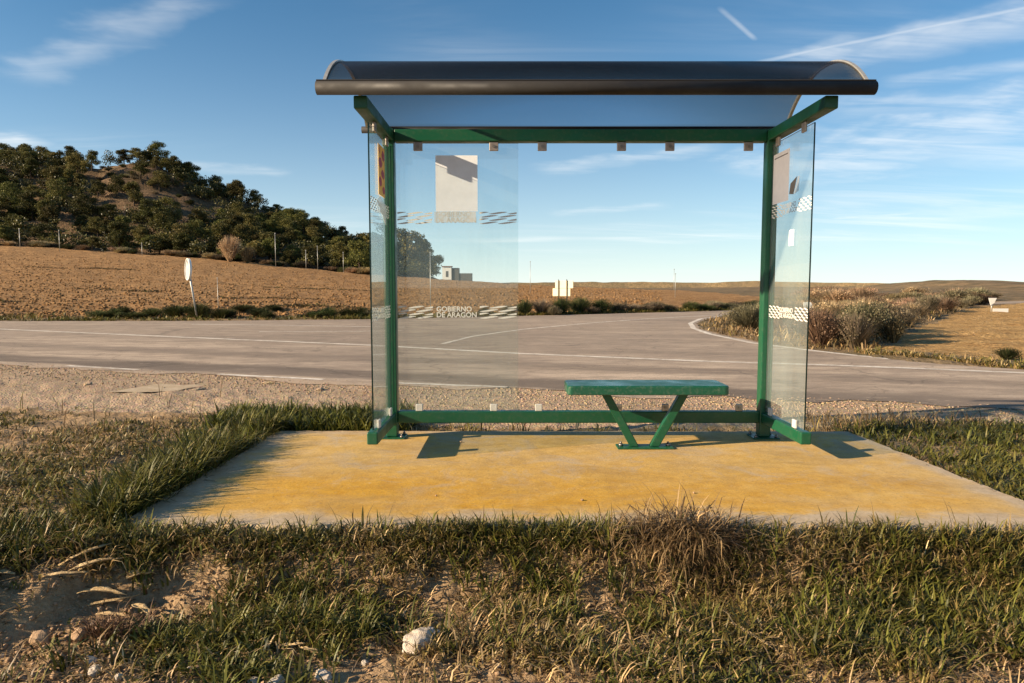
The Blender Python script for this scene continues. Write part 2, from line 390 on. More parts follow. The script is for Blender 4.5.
def mat_field(name, a, b_, dk):
    m, nt, p = new_mat(name); t = NT(nt); g = t.pos()
    n1 = t.noise(g, .05, 5, .6); n2 = t.noise(g, 1.5, 6, .75, stretch=(.4, 1, 1), rot=.2); n3 = t.noise(g, 7, 4, .7)
    c = t.mix(t.ramp(n1, [(.3, 0), (.7, 1)]), a, b_)
    c = t.mix(t.ramp(n2, [(.40, 0), (.66, .95)]), c, dk)
    c = t.mix(t.ramp(n3, [(.50, 0), (.62, .75)]), c, tuple(k * 1.35 for k in b_))
    n6 = t.noise(g, 3.2, 6, .78, stretch=(.7, 1.2, 1))
    c = t.mix(t.ramp(n6, [(.52, 0), (.62, .8)]), c, dk)
    nt.links.new(c, p.inputs['Base Color']); setp(p, rough=.95, spec=.1)
    q = t.bump(n2, 1.0, .5); q = t.bump(n3, .8, .12, q); nt.links.new(q, p.inputs['Normal']); return m
def mat_hill():
    m, nt, p = new_mat('hillside_earth'); t = NT(nt); g = t.pos(); s = t.sep(g)
    n1 = t.noise(g, .09, 5, .65); n2 = t.noise(g, .6, 6, .7, stretch=(.5, 1, 2.2)); n3 = t.noise(g, 3, 4, .7)
    c = t.mix(t.ramp(n1, [(.35, 0), (.65, 1)]), (.19, .122, .072), (.29, .19, .115))
    c = t.mix(t.ramp(n2, [(.44, 0), (.60, .8)]), c, (.13, .095, .052))
    c = t.mix(t.ramp(n3, [(.5, 0), (.72, .6)]), c, (.09, .075, .04))
    nt.links.new(c, p.inputs['Base Color']); setp(p, rough=.95, spec=.1)
    q = t.bump(n2, 1, 1.2); q = t.bump(n3, 1, .3, q); nt.links.new(q, p.inputs['Normal']); return m
def mat_plainland():
    m, nt, p = new_mat('dry_plain'); t = NT(nt); g = t.pos()
    n1 = t.noise(g, .004, 4, .6, stretch=(.5, 1.4, 1)); n2 = t.noise(g, .03, 5, .65, stretch=(.4, 1, 1)); n3 = t.noise(g, 1.3, 5, .7)
    c = t.mix(t.ramp(n1, [(.38, 0), (.6, 1)]), (.30, .20, .105), (.17, .12, .075))
    c = t.mix(t.ramp(n2, [(.45, 0), (.65, .8)]), c, (.095, .082, .045))
    n4 = t.noise(g, .11, 5, .7, stretch=(.35, 1, 1))
    c = t.mix(t.ramp(n4, [(.46, 0), (.60, .85)]), c, (.075, .066, .038))
    c = t.mix(t.ramp(n3, [(.45, 0), (.75, .5)]), c, (.36, .26, .15))
    nt.links.new(c, p.inputs['Base Color']); setp(p, rough=.95, spec=.1)
    nt.links.new(t.bump(n3, 1, .25), p.inputs['Normal']); return m
def mat_roof():
    m = mat_glass('smoked_polycarbonate', (.44, .445, .45), .25, .014, (.10, .095, .09), 1.15, 1.2, .22); nt = m.node_tree; t = NT(nt)
    lw = nt.nodes.new('ShaderNodeLayerWeight'); lw.inputs[0].default_value = .5
    c = t.ramp(lw.outputs['Facing'], [(0, (.70, .76, .81)), (.28, (.66, .72, .77)), (.5, (.55, .55, .55)), (.8, (.42, .39, .37)), (1, (.25, .23, .22))])
    nt.links.new(c, next(n for n in nt.nodes if n.type == 'BSDF_TRANSPARENT').inputs[0]); return m
def mat_vein(name, a, b_, sc=6):
    m, nt, p = new_mat(name); t = NT(nt); g = t.coord(); n = t.noise(g, sc, 5, .7); n2 = t.noise(g, sc * 9, 4, .7)
    c = t.mix(t.ramp(n, [(.35, 0), (.65, 1)]), a, b_); c = t.mix(t.ramp(n2, [(.5, 0), (.8, .5)]), c, tuple(k * .45 for k in a))
    nt.links.new(c, p.inputs['Base Color']); setp(p, rough=.9, spec=.2)
    q = t.bump(n, .6, .02); q = t.bump(n2, .6, .004, q); nt.links.new(q, p.inputs['Normal']); return m

M = dict(
    green=mat_paint('green_paint', (.006, .085, .036), (.20, .18, .13), .40, .16),
    seat=mat_paint('worn_green_seat_paint', (.010, .088, .048), (.30, .29, .24), .32, .28),
    gutter=mat_paint('bronze_gutter_paint', (.013, .011, .010), (.035, .03, .026), .7, .4),
    rim=mat_metal('aluminium_rim', (.62, .6, .55), .4, .6),
    steel=mat_metal('steel_clip', (.42, .36, .31), .42, .65),
    plastic=mat_plain('pale_clip_plastic', (.62, .58, .52), .12, 30, .5),
    bolt=mat_metal('bolt_steel', (.30, .27, .24), .45, .9),
    glass=mat_glass('dusty_glass', (.945, .972, .968), .015, .045),
    side_glass=mat_glass('dusty_side_glass', (.945, .975, .97), .015, .075, (.50, .58, .56)),
    glass_edge=mat_plain('dark_glass_edge', (.008, .022, .018), .2, 10, .2),
    roof=mat_roof(),
    white=mat_plain('white_film', (.72, .70, .64), .12, 60, .6),
    film=mat_glass('worn_pale_film', (.80, .82, .82), .2, .5, (.8, .78, .72)),
    paper=mat_paper('notice_paper', (.88, .92, .97)),
    pink=mat_paper('faded_notice_paper', (.95, .88, .85), .5),
    ink=mat_plain('grey_ink', (.12, .11, .10), .1, 20, .7),
    yellow=mat_plain('emblem_yellow', (.90, .50, .04), .1, 40, .55),
    red=mat_plain('emblem_red', (.42, .03, .045), .1, 40, .55),
    cream=mat_plain('cream_sign', (.84, .74, .47), .1, 8, .6),
    signback=mat_metal('sign_back', (.66, .64, .6), .5, .5),
    white_paint=mat_plain('white_wall_paint', (.78, .76, .70), .08, 3, .8),
    darkwall=mat_plain('dark_wall', (.10, .10, .095), .2, 2, .8),  # dark colour for the hut's shaded side, and for its door
    roof_tile=mat_plain('roof_tile', (.25, .13, .08), .2, 3, .8),
    post=mat_metal('galvanised_post', (.55, .54, .5), .5, .6),
    darkpost=mat_plain('weathered_post', (.07, .06, .05), .2, 20, .8),
    bark=mat_plain('bark', (.075, .052, .036), .35, 6, .9),
    pine=mat_vcol('pine_needles', .22, .6, .15), shrub=mat_vcol('shrub_leaves', .3, .7, .15), grass=mat_vcol('grass_blades', .2, .5, .3, vary=False),
    soil=mat_soil(), gravel=mat_gravel(), asphalt=mat_asphalt(), roadpaint=mat_roadpaint(), slab=mat_slab(),
    field=mat_field('ploughed_field_earth', (.38, .21, .088), (.48, .29, .135), (.19, .10, .042)),
    stubble=mat_field('stubble_field_earth', (.52, .31, .115), (.62, .40, .17), (.34, .19, .07)),
    hill=mat_hill(), plain=mat_plainland(),
    stone=mat_vein('stone', (.46, .38, .29), (.60, .53, .44), 9), pale=mat_vein('pale_stone', (.42, .33, .235), (.70, .63, .55), 22),
    clod=mat_vein('clay_clod', (.33, .21, .12), (.44, .30, .185), 12), husk=mat_vein('dry_husk', (.42, .28, .13), (.68, .50, .27), 30),
)

# ------------------------------------------------------------------ terrain
SLAB = [(-1.93, 3.245), (2.80, 3.18), (2.71, 5.42), (-1.90, 5.44)]
NEAR = [(-80, 37.5), (-20, 15.3), (-7.15, 10.75), (-1.85, 8.8), (2.5, 7.7), (5.4, 7.0), (14, 4.6), (60, -8)]
ISLAND = [(60, -1.5), (14, 7.7), (10, 9.05), (8, 10.1), (6.9, 11.4), (6.2, 13.2), (5.7, 15.4), (5.6, 18.5), (5.8, 21), (6.5, 24), (7.8, 27.2), (10, 31), (13.5, 35), (80, 84)]
FAR = [(80, 88.5), (13.4, 38.6), (6.4, 34.1), (.36, 30.4), (-5.7, 27.2), (-12, 25.8), (-18.7, 25.6), (-28, 27.5), (-80, 46)]
ROAD = NEAR + ISLAND + FAR
def inside(poly, x, y):
    r = np.zeros(np.shape(x), bool); n = len(poly)
    for i in range(n):
        x0, y0 = poly[i]; x1, y1 = poly[(i + 1) % n]
        c = ((y0 > y) != (y1 > y)) & (x < (x1 - x0) * (y - y0) / (y1 - y0 + 1e-12) + x0)
        r ^= c
    return r
nearx = np.array([p[0] for p in NEAR]); neary = np.array([p[1] for p in NEAR])
farp = sorted(FAR); farx = np.array([p[0] for p in farp]); fary = np.array([p[1] for p in farp])
def z95(x): return np.interp(x, [-400, -200, -71, -43, -20, 1, 18, 40, 100], [16, 11, 6.85, 5.3, 2.95, 1.6, .9, .1, -.6])
RX = [-500, -300, -160, -112, -90, -84, -78, -68.5, -57.5, -46.5, -31, -24.6, -19, -16, -9, 0]
RZ = [14, 20, 22, 21.5, 21.5, 22.5, 21.5, 17.5, 13.6, 10.3, 5.6, 3.6, 1.2, .2, 0, 0]
def crest(x): return 3.14 + .10 * (fbm(x * 1.3, x * 0 + 2.2, 3, 5) - .5) - .30 * sstep(-1.6, -2.6, x) - .06 * sstep(2.0, 3, x)
def ground(x, y):
    x = np.asarray(x, float); y = np.asarray(y, float)
    # near verge, bank and ditch
    c = crest(x); w = .30 + .35 * sstep(-1.3, -2.4, x) + .22 * (fbm(x * 1.1, x * 0 + 7.7, 2, 9) - .5)
    t = sstep(0, 1, (c - y) / w)
    drop = .17 + .05 * fbm(x * .8, x * 0, 2, 3)
    znear = -.045 - drop * t - .10 * sstep(2.5, 1.0, y)
    rough = .5 * (fbm(x * 3.1, y * 3.1, 4, 11) - .5) * .11 + (fbm(x * 11, y * 11, 4, 21) - .5) * .045
    bankrough = (fbm(x * 6, y * 9, 4, 31) - .5) * .13 * np.clip(t * (1 - t) * 4, 0, 1)
    left = .05 * sstep(-2.0, -3.0, x) * sstep(7, 5, y)
    znear = znear + rough + bankrough + left * (fbm(x * .9, y * .9, 2, 41))
    # towards the road: the shoulder
    yn = np.interp(x, nearx, neary)
    sh = sstep(-2.2, -.2, y - yn)
    z = znear * (1 - sh) + sh * -.108
    z = np.where(sh > 0, z + (1 - sh) * 0 + (fbm(x * 8, y * 8, 3, 51) - .5) * .02 * (1 - sh), z)
    # beyond the road: field and hill
    yf = np.interp(x, farx, fary)
    e = y - yf
    f = np.clip((y - np.maximum(yf, 20)) / np.maximum(95 - np.maximum(yf, 20), 5), 0, None)
    leftside = sstep(24, 8, x - .25 * np.maximum(y - 30, 0))
    zb = -.11 + (z95(x * 95 / np.maximum(y, 95)) + .11) * np.minimum(f, 1) * np.where(x < 1e9, 1, 1)
    zfield = zb + (fbm(x * .25, y * .5, 4, 61) - .5) * .35 * sstep(0, 6, e) + (fbm(x * 1.6, y * 1.6, 3, 63) - .5) * .14 * sstep(.5, 3, e)
    zr = np.interp(x * 150 / np.maximum(y, 60), RX, RZ)
    u = np.clip((y - 97) / 53, 0, 1)
    prof = .30 * u + .70 * sstep(.0, 1, u)
    bare = sstep(-112, -92, x) * sstep(-40, -60, x)
    hz = zr * prof
    led = 2.6; k = hz / led + .8 * (fbm(x * .03, y * .03, 2, 77) - .5); fr = k - np.floor(k)
    hz = hz + bare * led * (sstep(.45, .9, fr) - fr) * .75
    hz = hz + (fbm(x * .07, y * .07, 4, 71) - .5) * 5 * u * sstep(-8, -30, x) + (fbm(x * .5, y * .5, 3, 73) - .5) * .9 * u
    back = sstep(170, 420, y)
    zhill = np.maximum(hz, 0) * (1 - back)
    beyond = -6.5 * sstep(100, 900, y) * sstep(-25, 10, x)
    zz = zfield + zhill * sstep(-3, -12, x * 150 / np.maximum(y, 60)) + beyond
    r = np.hypot(x, y); ua = x / np.maximum(y, 1)
    zz = zz + np.interp(ua, [.15, .35, .5, .58, .66, .75, 1.2], [0, 4, 6, 9, 10, 9, 9]) * np.exp(-((r - 1500) / 380) ** 2) * (.2 + 1.5 * fbm(x / 130, y / 130, 4, 87)) * (y > 0)
    roll = (fbm(x / 420, y / 420, 4, 81) - .45) * sstep(500, 2200, r) * 46 * sstep(-.02, .45, x / np.maximum(y, 1))
    zz = zz + np.maximum(roll, -6)
    # right-hand island and field lie level with the road
    z = np.where(e > 0, zz, z)
    isl = (x > 5.4) & (y > np.interp(x, [5.4, 8, 14, 60], [12, 10, 7.7, -1.5])) & (e <= 0)
    z = np.where(isl, -.10 + (fbm(x * .4, y * .4, 4, 91) - .5) * .22 + (fbm(x * 2, y * 2, 3, 93) - .5) * .06, z)
    z = np.where(inside(ROAD, x, y), -.108, z)
    z = np.where(inside([(-1.78, 3.32), (2.74, 3.26), (2.66, 5.36), (-1.84, 5.38)], x, y), -.10, z)
    return z
def gz(x, y): return float(ground(np.array([x]), np.array([y]))[0])

def build_terrain():
    th = np.concatenate([np.arange(-180, -52, 4.0), np.arange(-52, 52, .2), np.arange(52, 180.1, 4.0)])
    th = np.radians(th)
    r = [0.0, .5]
    while r[-1] < 9000:
        q = r[-1]; r.append(q * (1.30 if q < 1.9 else 1.0068 if q < 8 else 1.016 if q < 260 else 1.03))
    r = np.array(r); nr, na = len(r), len(th)
    X = (r[:, None] * np.sin(th)[None]).ravel(); Y = (r[:, None] * np.cos(th)[None]).ravel()
    Z = ground(X, Y)
    V = np.stack([X, Y, Z], 1)
    i, j = np.meshgrid(np.arange(nr - 1), np.arange(na - 1), indexing='ij')
    a = (i * na + j).ravel(); Fq = np.stack([a, a + na, a + na + 1, a + 1], 1)[:, ::-1]
    cx = X[Fq].mean(1); cy = Y[Fq].mean(1)
    n1 = fbm(cx * .5, cy * .5, 4, 101) - .5; n2 = fbm(cx * 2.2, cy * 2.2, 3, 103) - .5
    yn = np.interp(cx, nearx, neary); yf = np.interp(cx, farx, fary)
    # where the grassy verge gives way to the gravel shoulder
    yg = np.interp(cx, [-20, -9, -6, -4.4, -3.4, -2.6, -1.6, -.6, 2.5, 4, 6, 20], [10.5, 7.3, 6.75, 6.6, 6.5, 6.5, 6.0, 5.72, 5.72, 5.95, 5.6, 2]) + n1 * .5 + n2 * .25
    zone = np.zeros(len(Fq), int)                                    # 0 soil
    zone[cy > yg] = 1                                                # gravel shoulder
    e = cy - yf
    zone[e > 0] = 3
    zone[e > 1.3 + n1 * 1.6 + n2] = 2                                # ploughed field
    zone[(cy > 96 + n1 * 4)] = 4
    pxr = cx * 150 / np.maximum(cy, 60)
    zone[(cy > 96 + n1 * 4) & (pxr < -6) & (cy < 600)] = 5
    zone[(zone == 2) & (cx > 26 + n1 * 4)] = 4
    isl = (cx > 5.4) & (cy > np.interp(cx, [5.4, 8, 14, 60], [12, 10, 7.7, -1.5])) & (e <= 0)
    zone[isl] = 3
    fb = np.interp(cx, [7.2, 7.6, 11, 18, 28, 60], [13.2, 13.8, 18.6, 28.5, 42, 74]) + n1 * 1.2
    fn = np.interp(cx, [7.2, 8, 10, 14, 60], [13.5, 12.2, 10.6, 9.0, 0]) + n1 * .5 + n2 * .3
    zone[isl & (cy < fb) & (cy > fn) & (cx > 7.4)] = 6
    names = [('verge_soil', M['soil']), ('gravel_shoulder', M['gravel']), ('ploughed_field', M['field']), ('verge_earth', M['plain']), ('plain', M['plain']), ('hillside', M['hill']), ('stubble_field', M['stubble'])]
    for k, (nm, mt) in enumerate(names):
        f = Fq[zone == k]
        if not len(f): continue
        u, inv = np.unique(f, return_inverse=True)
        tag(link(nm, np_mesh(nm, V[u], inv.reshape(f.shape), smooth=True), mt), kind='structure')
build_terrain()

def flat_poly(name, pts, z, mat):
    bm = bmesh.new(); vv = [bm.verts.new((x, y, z)) for x, y in pts]; es = [bm.edges.new((vv[i], vv[(i + 1) % len(vv)])) for i in range(len(vv))]
    bmesh.ops.triangle_fill(bm, use_beauty=True, edges=es)
    for f in bm.faces:
        if f.normal.z < 0: f.normal_flip()
    return link(name, bm_mesh(name, bm), mat)
def densify(pts, step, jit, seed):
    out = []; rr = random.Random(seed)
    for i in range(len(pts)):
        a = Vector(pts[i]); b = Vector(pts[(i + 1) % len(pts)]); L = (b - a).length; n = max(1, min(90, int(L / step)))
        for k in range(n):
            p = a.lerp(b, k / n); out.append((p.x + rr.uniform(-jit, jit), p.y + rr.uniform(-jit, jit)))
    return out
def ragged(pts):
    a = np.array(pts); n = (fbm(a[:, 0] * 1.3, a[:, 1] * 1.3, 4, 401) - .5) * 1.0
    near = np.abs(a[:, 1] - np.interp(a[:, 0], nearx, neary)) < .3
    a[:, 1] += np.where(near, n - .1, 0); return [tuple(p) for p in a]
tag(flat_poly('road', ragged(densify(ROAD, .2, .05, 3)), -.100, M['asphalt']), kind='structure')

def strip(name, pts, w, z, gaps=()):
    V = []; F = []; n = 0; P = [Vector(p) for p in pts]; d = 0; seq = []
    for i in range(len(P) - 1):
        L = (P[i + 1] - P[i]).length; k = max(1, int(L / .25))
        for q in range(k): seq.append((P[i].lerp(P[i + 1], q / k), (P[i + 1] - P[i]).normalized(), d + L * q / k))
        d += L
    seq.append((P[-1], (P[-1] - P[-2]).normalized(), d))
    for p, t, s in seq:
        nx, ny = -t.y, t.x; j1 = random.uniform(-.012, .012); j2 = random.uniform(-.012, .012)
        V += [(p.x + nx * (w / 2 + j1), p.y + ny * (w / 2 + j1), z), (p.x - nx * (w / 2 + j2), p.y - ny * (w / 2 + j2), z)]
    for i in range(len(seq) - 1):
        if any(a <= seq[i][2] <= b for a, b in gaps): continue
        F.append((2 * i, 2 * i + 1, 2 * i + 3, 2 * i + 2))
    me = bpy.data.meshes.new(name); me.from_pydata(V, [], F)
    return tag(link(name, me, M['roadpaint']), kind='structure')
strip('road_edge_line', [(-60, 41), (-15.6, 20.7), (-8.45, 17.3), (-3.2, 14.9), (.15, 12.95), (3.2, 11.6), (5.4, 10.9), (7.9, 9.8), (14, 7.45), (40, -1)], .17, -.0955)
strip('road_edge_line', [(-30, 19.2), (-7.15, 10.9), (-4.5, 9.9), (-1.85, 9.0), (2.5, 7.85)], .11, -.0955, [(0, 24.2), (25.6, 27.2), (29, 30.1), (31.6, 40)])
strip('road_edge_line', [(-1.55, 15.2), (-1.0, 17.6), (.3, 20.5), (2.6, 24), (5.2, 27.2), (9, 31), (14, 35.7)], .12, -.0955)
strip('road_edge_line', [(-11, 23.4), (-7, 22.6), (-3.4, 21.6)], .14, -.0955)
strip('road_edge_line', [(-7.2, 19.4), (-4.4, 19.6), (-3.2, 19.9)], .12, -.0955)
strip('road_edge_line', [(6.65, 11.9), (6.0, 13.5), (5.45, 15.5), (5.35, 18.5), (5.6, 21), (6.3, 24.1), (7.6, 27.5), (9.8, 31.2)], .16, -.0955)

# concrete slab
def build_slab():
    pts = densify(SLAB, .07, .012, 5); n = len(pts)
    bm = bmesh.new()
    cx, cy = .45, 4.3
    top = [bm.verts.new((x + (cx - x) * .006, y + (cy - y) * .008, 0)) for x, y in pts]
    up = [bm.verts.new((x, y, -.012 - random.uniform(0, .008))) for x, y in pts]
    lo = [bm.verts.new((x, y, -.16)) for x, y in pts]
    bm.faces.new(top)
    for i in range(n):
        j = (i + 1) % n
        bm.faces.new((up[i], up[j], top[j], top[i])); bm.faces.new((lo[i], lo[j], up[j], up[i]))
    bmesh.ops.recalc_face_normals(bm, faces=bm.faces[:])
    tag(link('concrete_slab', bm_mesh('concrete_slab', bm), M['slab']), kind='structure')
build_slab()

# ------------------------------------------------------------------ bus shelter
PXL, PXR, PY = -.920, 1.938, 5.20
S = thing('bus_shelter', 'green steel bus shelter with smoked curved roof and glass panes on concrete slab', 'bus shelter', (.52, 5.2, 0))
hw = .043
def build_shelter():
    g = M['green']
    for px in (PXL, PXR):
        p = box('post', px - hw, px + hw, PY - hw, PY + hw, .010, 2.325, g, S, .008)
        box('base_plate', px - .10, px + .10, PY - .085, PY + .085, .0005, .010, M['green'], p, .002, 1)
        for sx in (-1, 1):
            for sy in (-1, 1):
                bm = bmesh.new(); add_cyl(bm, (px + sx * .078, PY + sy * .064, .010), (px + sx * .078, PY + sy * .064, .024), .012, n=6)
                add_cyl(bm, (px + sx * .078, PY + sy * .064, .024), (px + sx * .078, PY + sy * .064, .036), .006, n=8)
                link('bolt', bm_mesh('bolt', bm), M['bolt'], p)
        box('roof_arm', px - .041, px + .041, 4.235, PY - hw - .001, 2.234, 2.312, g, S, .008)
        box('side_rail', px - .036, px + .036, 4.43, PY - hw - .001, .118, .200, g, S, .008)
    box('top_beam', PXL + hw + .001, PXR - hw - .001, PY - .040, PY + .040, 2.232, 2.322, g, S, .008)
    box('bottom_rail', PXL + hw + .001, PXR - hw - .001, PY - .036, PY + .036, .116, .206, g, S, .008)
    # clips that hold (or held) the back panes: two above and two below each of the three bays
    for x in (-.70, -.135, .225, .815, 1.175, 1.76):
        c_ = box('clip', x - .034, x + .034, PY - .030, PY - .012, 2.166, 2.231, M['steel'], S, .004)
        cyl('bolt', (x, PY - .036, 2.198), (x, PY - .0305, 2.198), .012, M['bolt'], c_, n=6)
    for x in (-.71, -.14, .205, .815, 1.175, 1.74):
        c_ = box('clip', x - .028, x + .028, PY - .030, PY - .012, .207, .262, M['plastic'] if x < .5 else M['steel'], S, .006)
        if x > .5: cyl('bolt', (x, PY - .036, .236), (x, PY - .0305, .236), .010, M['bolt'], c_, n=6)
    for px, s in ((PXL, 1), (PXR, -1)):
        for y in (4.58, 5.02):
            box('clip', px + s * .010, px + s * .026, y - .030, y + .030, 2.169, 2.233, M['steel'], S, .004)
            box('clip', px + s * .010, px + s * .026, y - .030, y + .030, .201, .258, M['plastic'], S, .004)
    # roof
    A, Bk, zc, sag = 4.19, 5.40, 2.378, .27
    half = (Bk - A) / 2; cy = (A + Bk) / 2; Rr = (half ** 2 + sag ** 2) / (2 * sag); c0 = zc + sag - Rr
    a1 = math.asin(half / Rr); N = 28; x0, x1 = -1.120, 2.120
    def arc(x, r, n=N, a=a1): return [(x, cy + r * math.sin(-a + 2 * a * i / n), c0 + r * math.cos(-a + 2 * a * i / n)) for i in range(n + 1)]
    V = []; F = []
    for x in (x0, x1): V += arc(x, Rr)
    for i in range(N): F.append((i, i + 1, N + 1 + i + 1, N + 1 + i))
    me = bpy.data.meshes.new('roof'); me.from_pydata(V, [], F)
    me.polygons.foreach_set('use_smooth', [True] * len(me.polygons))
    roof = link('roof', me, M['roof'], S)
    so = roof.modifiers.new('thickness', 'SOLIDIFY'); so.thickness = .006; so.offset = 0
    for x, s in ((x0, -1), (x1, 1)):
        V = []; F = []
        for xx in (x - .010, x + .010):
            V += arc(xx, Rr - .008); V += arc(xx, Rr + .012)
        n = N + 1
        for i in range(N):
            F += [(i, i + 1, n + i + 1, n + i), (2 * n + i, 3 * n + i, 3 * n + i + 1, 2 * n + i + 1),
                  (n + i, n + i + 1, 3 * n + i + 1, 3 * n + i), (i, 2 * n + i, 2 * n + i + 1, i + 1)]
        F += [(0, n, 3 * n, 2 * n), (N, 2 * n + N, 3 * n + N, n + N)]
        me = bpy.data.meshes.new('end_rim'); me.from_pydata(V, [], F)
        link('end_rim', me, M['rim'], roof)
    for y, zz in ((A - .012, 2.338), (Bk + .012, 2.372)):
        bm = bmesh.new()
        rr_ = .040 if y < 5 else .026
        add_cyl(bm, (x0 - .045, y, zz), (x1 + .045, y, zz), rr_, n=20)
        if y < 5:                                    # top lip of the gutter
            add_box(bm, x0 - .045, x1 + .045, y - .018, y + .045, zz + .036, zz + .046, .003, 1)
        link('gutter', bm_mesh('gutter', bm), M['gutter'], roof)
build_shelter()

def glass_box(name, x0, x1, y0, y1, z0, z1, mat, axis):
    """a pane whose rim faces have the dark look of a glass edge"""
    o = box(name, x0, x1, y0, y1, z0, z1, mat, S)
    o.data.materials.append(M['glass_edge'])
    for f in o.data.polygons:
        if abs(f.normal[axis]) < .5: f.material_index = 1
    return o
pane_b = glass_box('glass_pane', -.868, .047, PY - .008, PY, .215, 2.224, M['glass'], 1)
pane_l = glass_box('glass_pane', PXL - .004, PXL + .006, 4.46, PY - hw - .006, .210, 2.205, M['side_glass'], 0)
pane_r = glass_box('glass_pane', PXR - .006, PXR + .004, 4.46, PY - hw - .006, .210, 2.205, M['side_glass'], 0)
tag(pane_b, 'dusty back pane with white notice and wave bands'); tag(pane_l, 'side pane with yellow and red emblem strip'); tag(pane_r, 'side pane with faded pink notice')

def frame_back(u, v, o=0.0): return (u, PY - .0095 - o, v)
def frame_left(u, v, o=0.0): return (PXL + .0075 + o, u, v)
def frame_right(u, v, o=0.0): return (PXR - .0075 - o, u, v)
def sticker(name, polys, fr, mat, pane, off=0.0):
    V = []; F = []
    for poly in polys:
        k = len(V); V += [fr(u, v, off) for u, v in poly]; F.append(tuple(range(k, k + len(poly))))
    me = bpy.data.meshes.new(name); me.from_pydata(V, [], F); return link(name, me, mat, pane)
def rect(u0, u1, v0, v1): return [(u0, v0), (u1, v0), (u1, v1), (u0, v1)]
def waves(u0, u1, v0, v1, rows, cols):
    """rows of slanted brush strokes, pointed at both ends"""
    out = []; rr = random.Random(4); h = (v1 - v0) / rows; w = (u1 - u0) / cols
    for r_ in range(rows):
        for c in range(-1, cols + 1):
            a = u0 + (c + .5 * (r_ % 2)) * w; zc_ = v0 + (r_ + .5) * h; pts = []
            top = []; bot = []
            for i in range(7):
                s = i / 6; u = a + s * w * 1.0; bend = math.sin((s - .5) * math.pi) * h * .26
                th_ = h * .27 * (math.sin(math.pi * min(1, max(0, s * .94 + .03))) ** .8)
                u = min(max(u, u0), u1); top.append((u, zc_ + bend + th_)); bot.append((u, zc_ + bend - th_))
            if top[-1][0] - top[0][0] < w * .2: continue
            out.append(top + bot[::-1])
    return out
def text_mesh(txt, size, fr, u, v, name, mat, pane, flip=False, off=.0012):
    cu = bpy.data.curves.new('t', 'FONT'); cu.body = txt; cu.size = size; cu.resolution_u = 3; cu.offset = size * .022
    cu.space_line = .82; cu.space_character = .98
    to = bpy.data.objects.new('t', cu); C.objects.link(to)
    me = bpy.data.meshes.new_from_object(to.evaluated_get(bpy.context.evaluated_depsgraph_get()))
    bpy.data.objects.remove(to); bpy.data.curves.remove(cu)
    sgn = -1 if flip else 1
    for vt in me.vertices: vt.co = fr(u + sgn * vt.co.x, v + vt.co.y, off)
    me.materials.clear(); return link(name, me, mat, pane)
# back pane: lower band, upper band, notice
for (va, vb) in ((.913, 1.016), (1.625, 1.722)):
    sticker('wave_band', waves(-.862, -.60, va, vb, 4, 2), frame_back, M['white'], pane_b)
    sticker('wave_band', waves(-.245, .035, va, vb, 4, 2), frame_back, M['white'], pane_b)
    text_mesh('GOBIERNO\nDE ARAGÓN', .054, frame_back, -.575, va + .058, 'lettering', M['white'], pane_b)
sticker('worn_film', [rect(-.585, -.27, 1.64, 1.72)], frame_back, M['film'], pane_b, .0035)
sticker('notice_sheet', [rect(-.572, -.258, 1.722, 2.135)], frame_back, M['paper'], pane_b, .002)
# side panes
for fr, pane, flip in ((frame_left, pane_l, False), (frame_right, pane_r, True)):
    for (va, vb) in ((.925, 1.02), (1.655, 1.75)):
        sticker('wave_band', waves(4.455, 4.665, va, vb, 5, 3), fr, M['white'], pane)
        sticker('wave_band', waves(4.925, 5.13, va, vb, 5, 3), fr, M['white'], pane)
        text_mesh('GOBIERNO\nDE ARAGÓN', .047, fr, 4.93 if flip else 4.675, va + .052, 'lettering', M['white'], pane, flip)
# emblem strip of the left pane: yellow with red pieces
sticker('emblem_strip', [rect(4.74, 4.965, 1.79, 2.135)], frame_left, M['yellow'], pane_l, .0012)
def blob(u, v, ru, rv, seed):
    rr = random.Random(seed); return [(u + ru * math.cos(a) * rr.uniform(.8, 1.1), v + rv * math.sin(a) * rr.uniform(.8, 1.1)) for a in [2 * math.pi * i / 10 for i in range(10)]]
sticker('emblem_red', [[(4.745, 2.09), (4.80, 2.07), (4.76, 2.13)], blob(4.905, 2.075, .055, .036, 1), blob(4.81, 2.015, .065, .036, 2), blob(4.89, 1.945, .06, .033, 3),
                       blob(4.80, 1.885, .055, .034, 4), blob(4.915, 1.835, .045, .028, 5)], frame_left, M['red'], pane_l, .0024)
sticker('worn_film', [[(4.66, 1.74), (5.0, 1.60), (5.0, 1.73), (4.78, 1.785)]], frame_left, M['film'], pane_l, .0012)
# right pane: faded notice, small label, peeling corner
sticker('notice_sheet', [rect(4.83, 5.12, 1.76, 2.12)], frame_right, M['pink'], pane_r, .0012)
sticker('notice_rule', [rect(4.86, 5.10, 2.085, 2.092)], frame_right, M['ink'], pane_r, .0024)
sticker('label_sheet', [rect(4.715, 4.80, 1.44, 1.55)], frame_right, M['paper'], pane_r, .0012)
sticker('torn_label', [[(4.66, 1.80), (4.74, 1.79), (4.68, 1.90), (4.655, 1.90)]], frame_right, M['film'], pane_r, .0012)
sticker('torn_label', [[(4.745, 1.79), (4.82, 1.80), (4.80, 1.87), (4.69, 1.905)]], frame_right, M['ink'], pane_r, .0012)

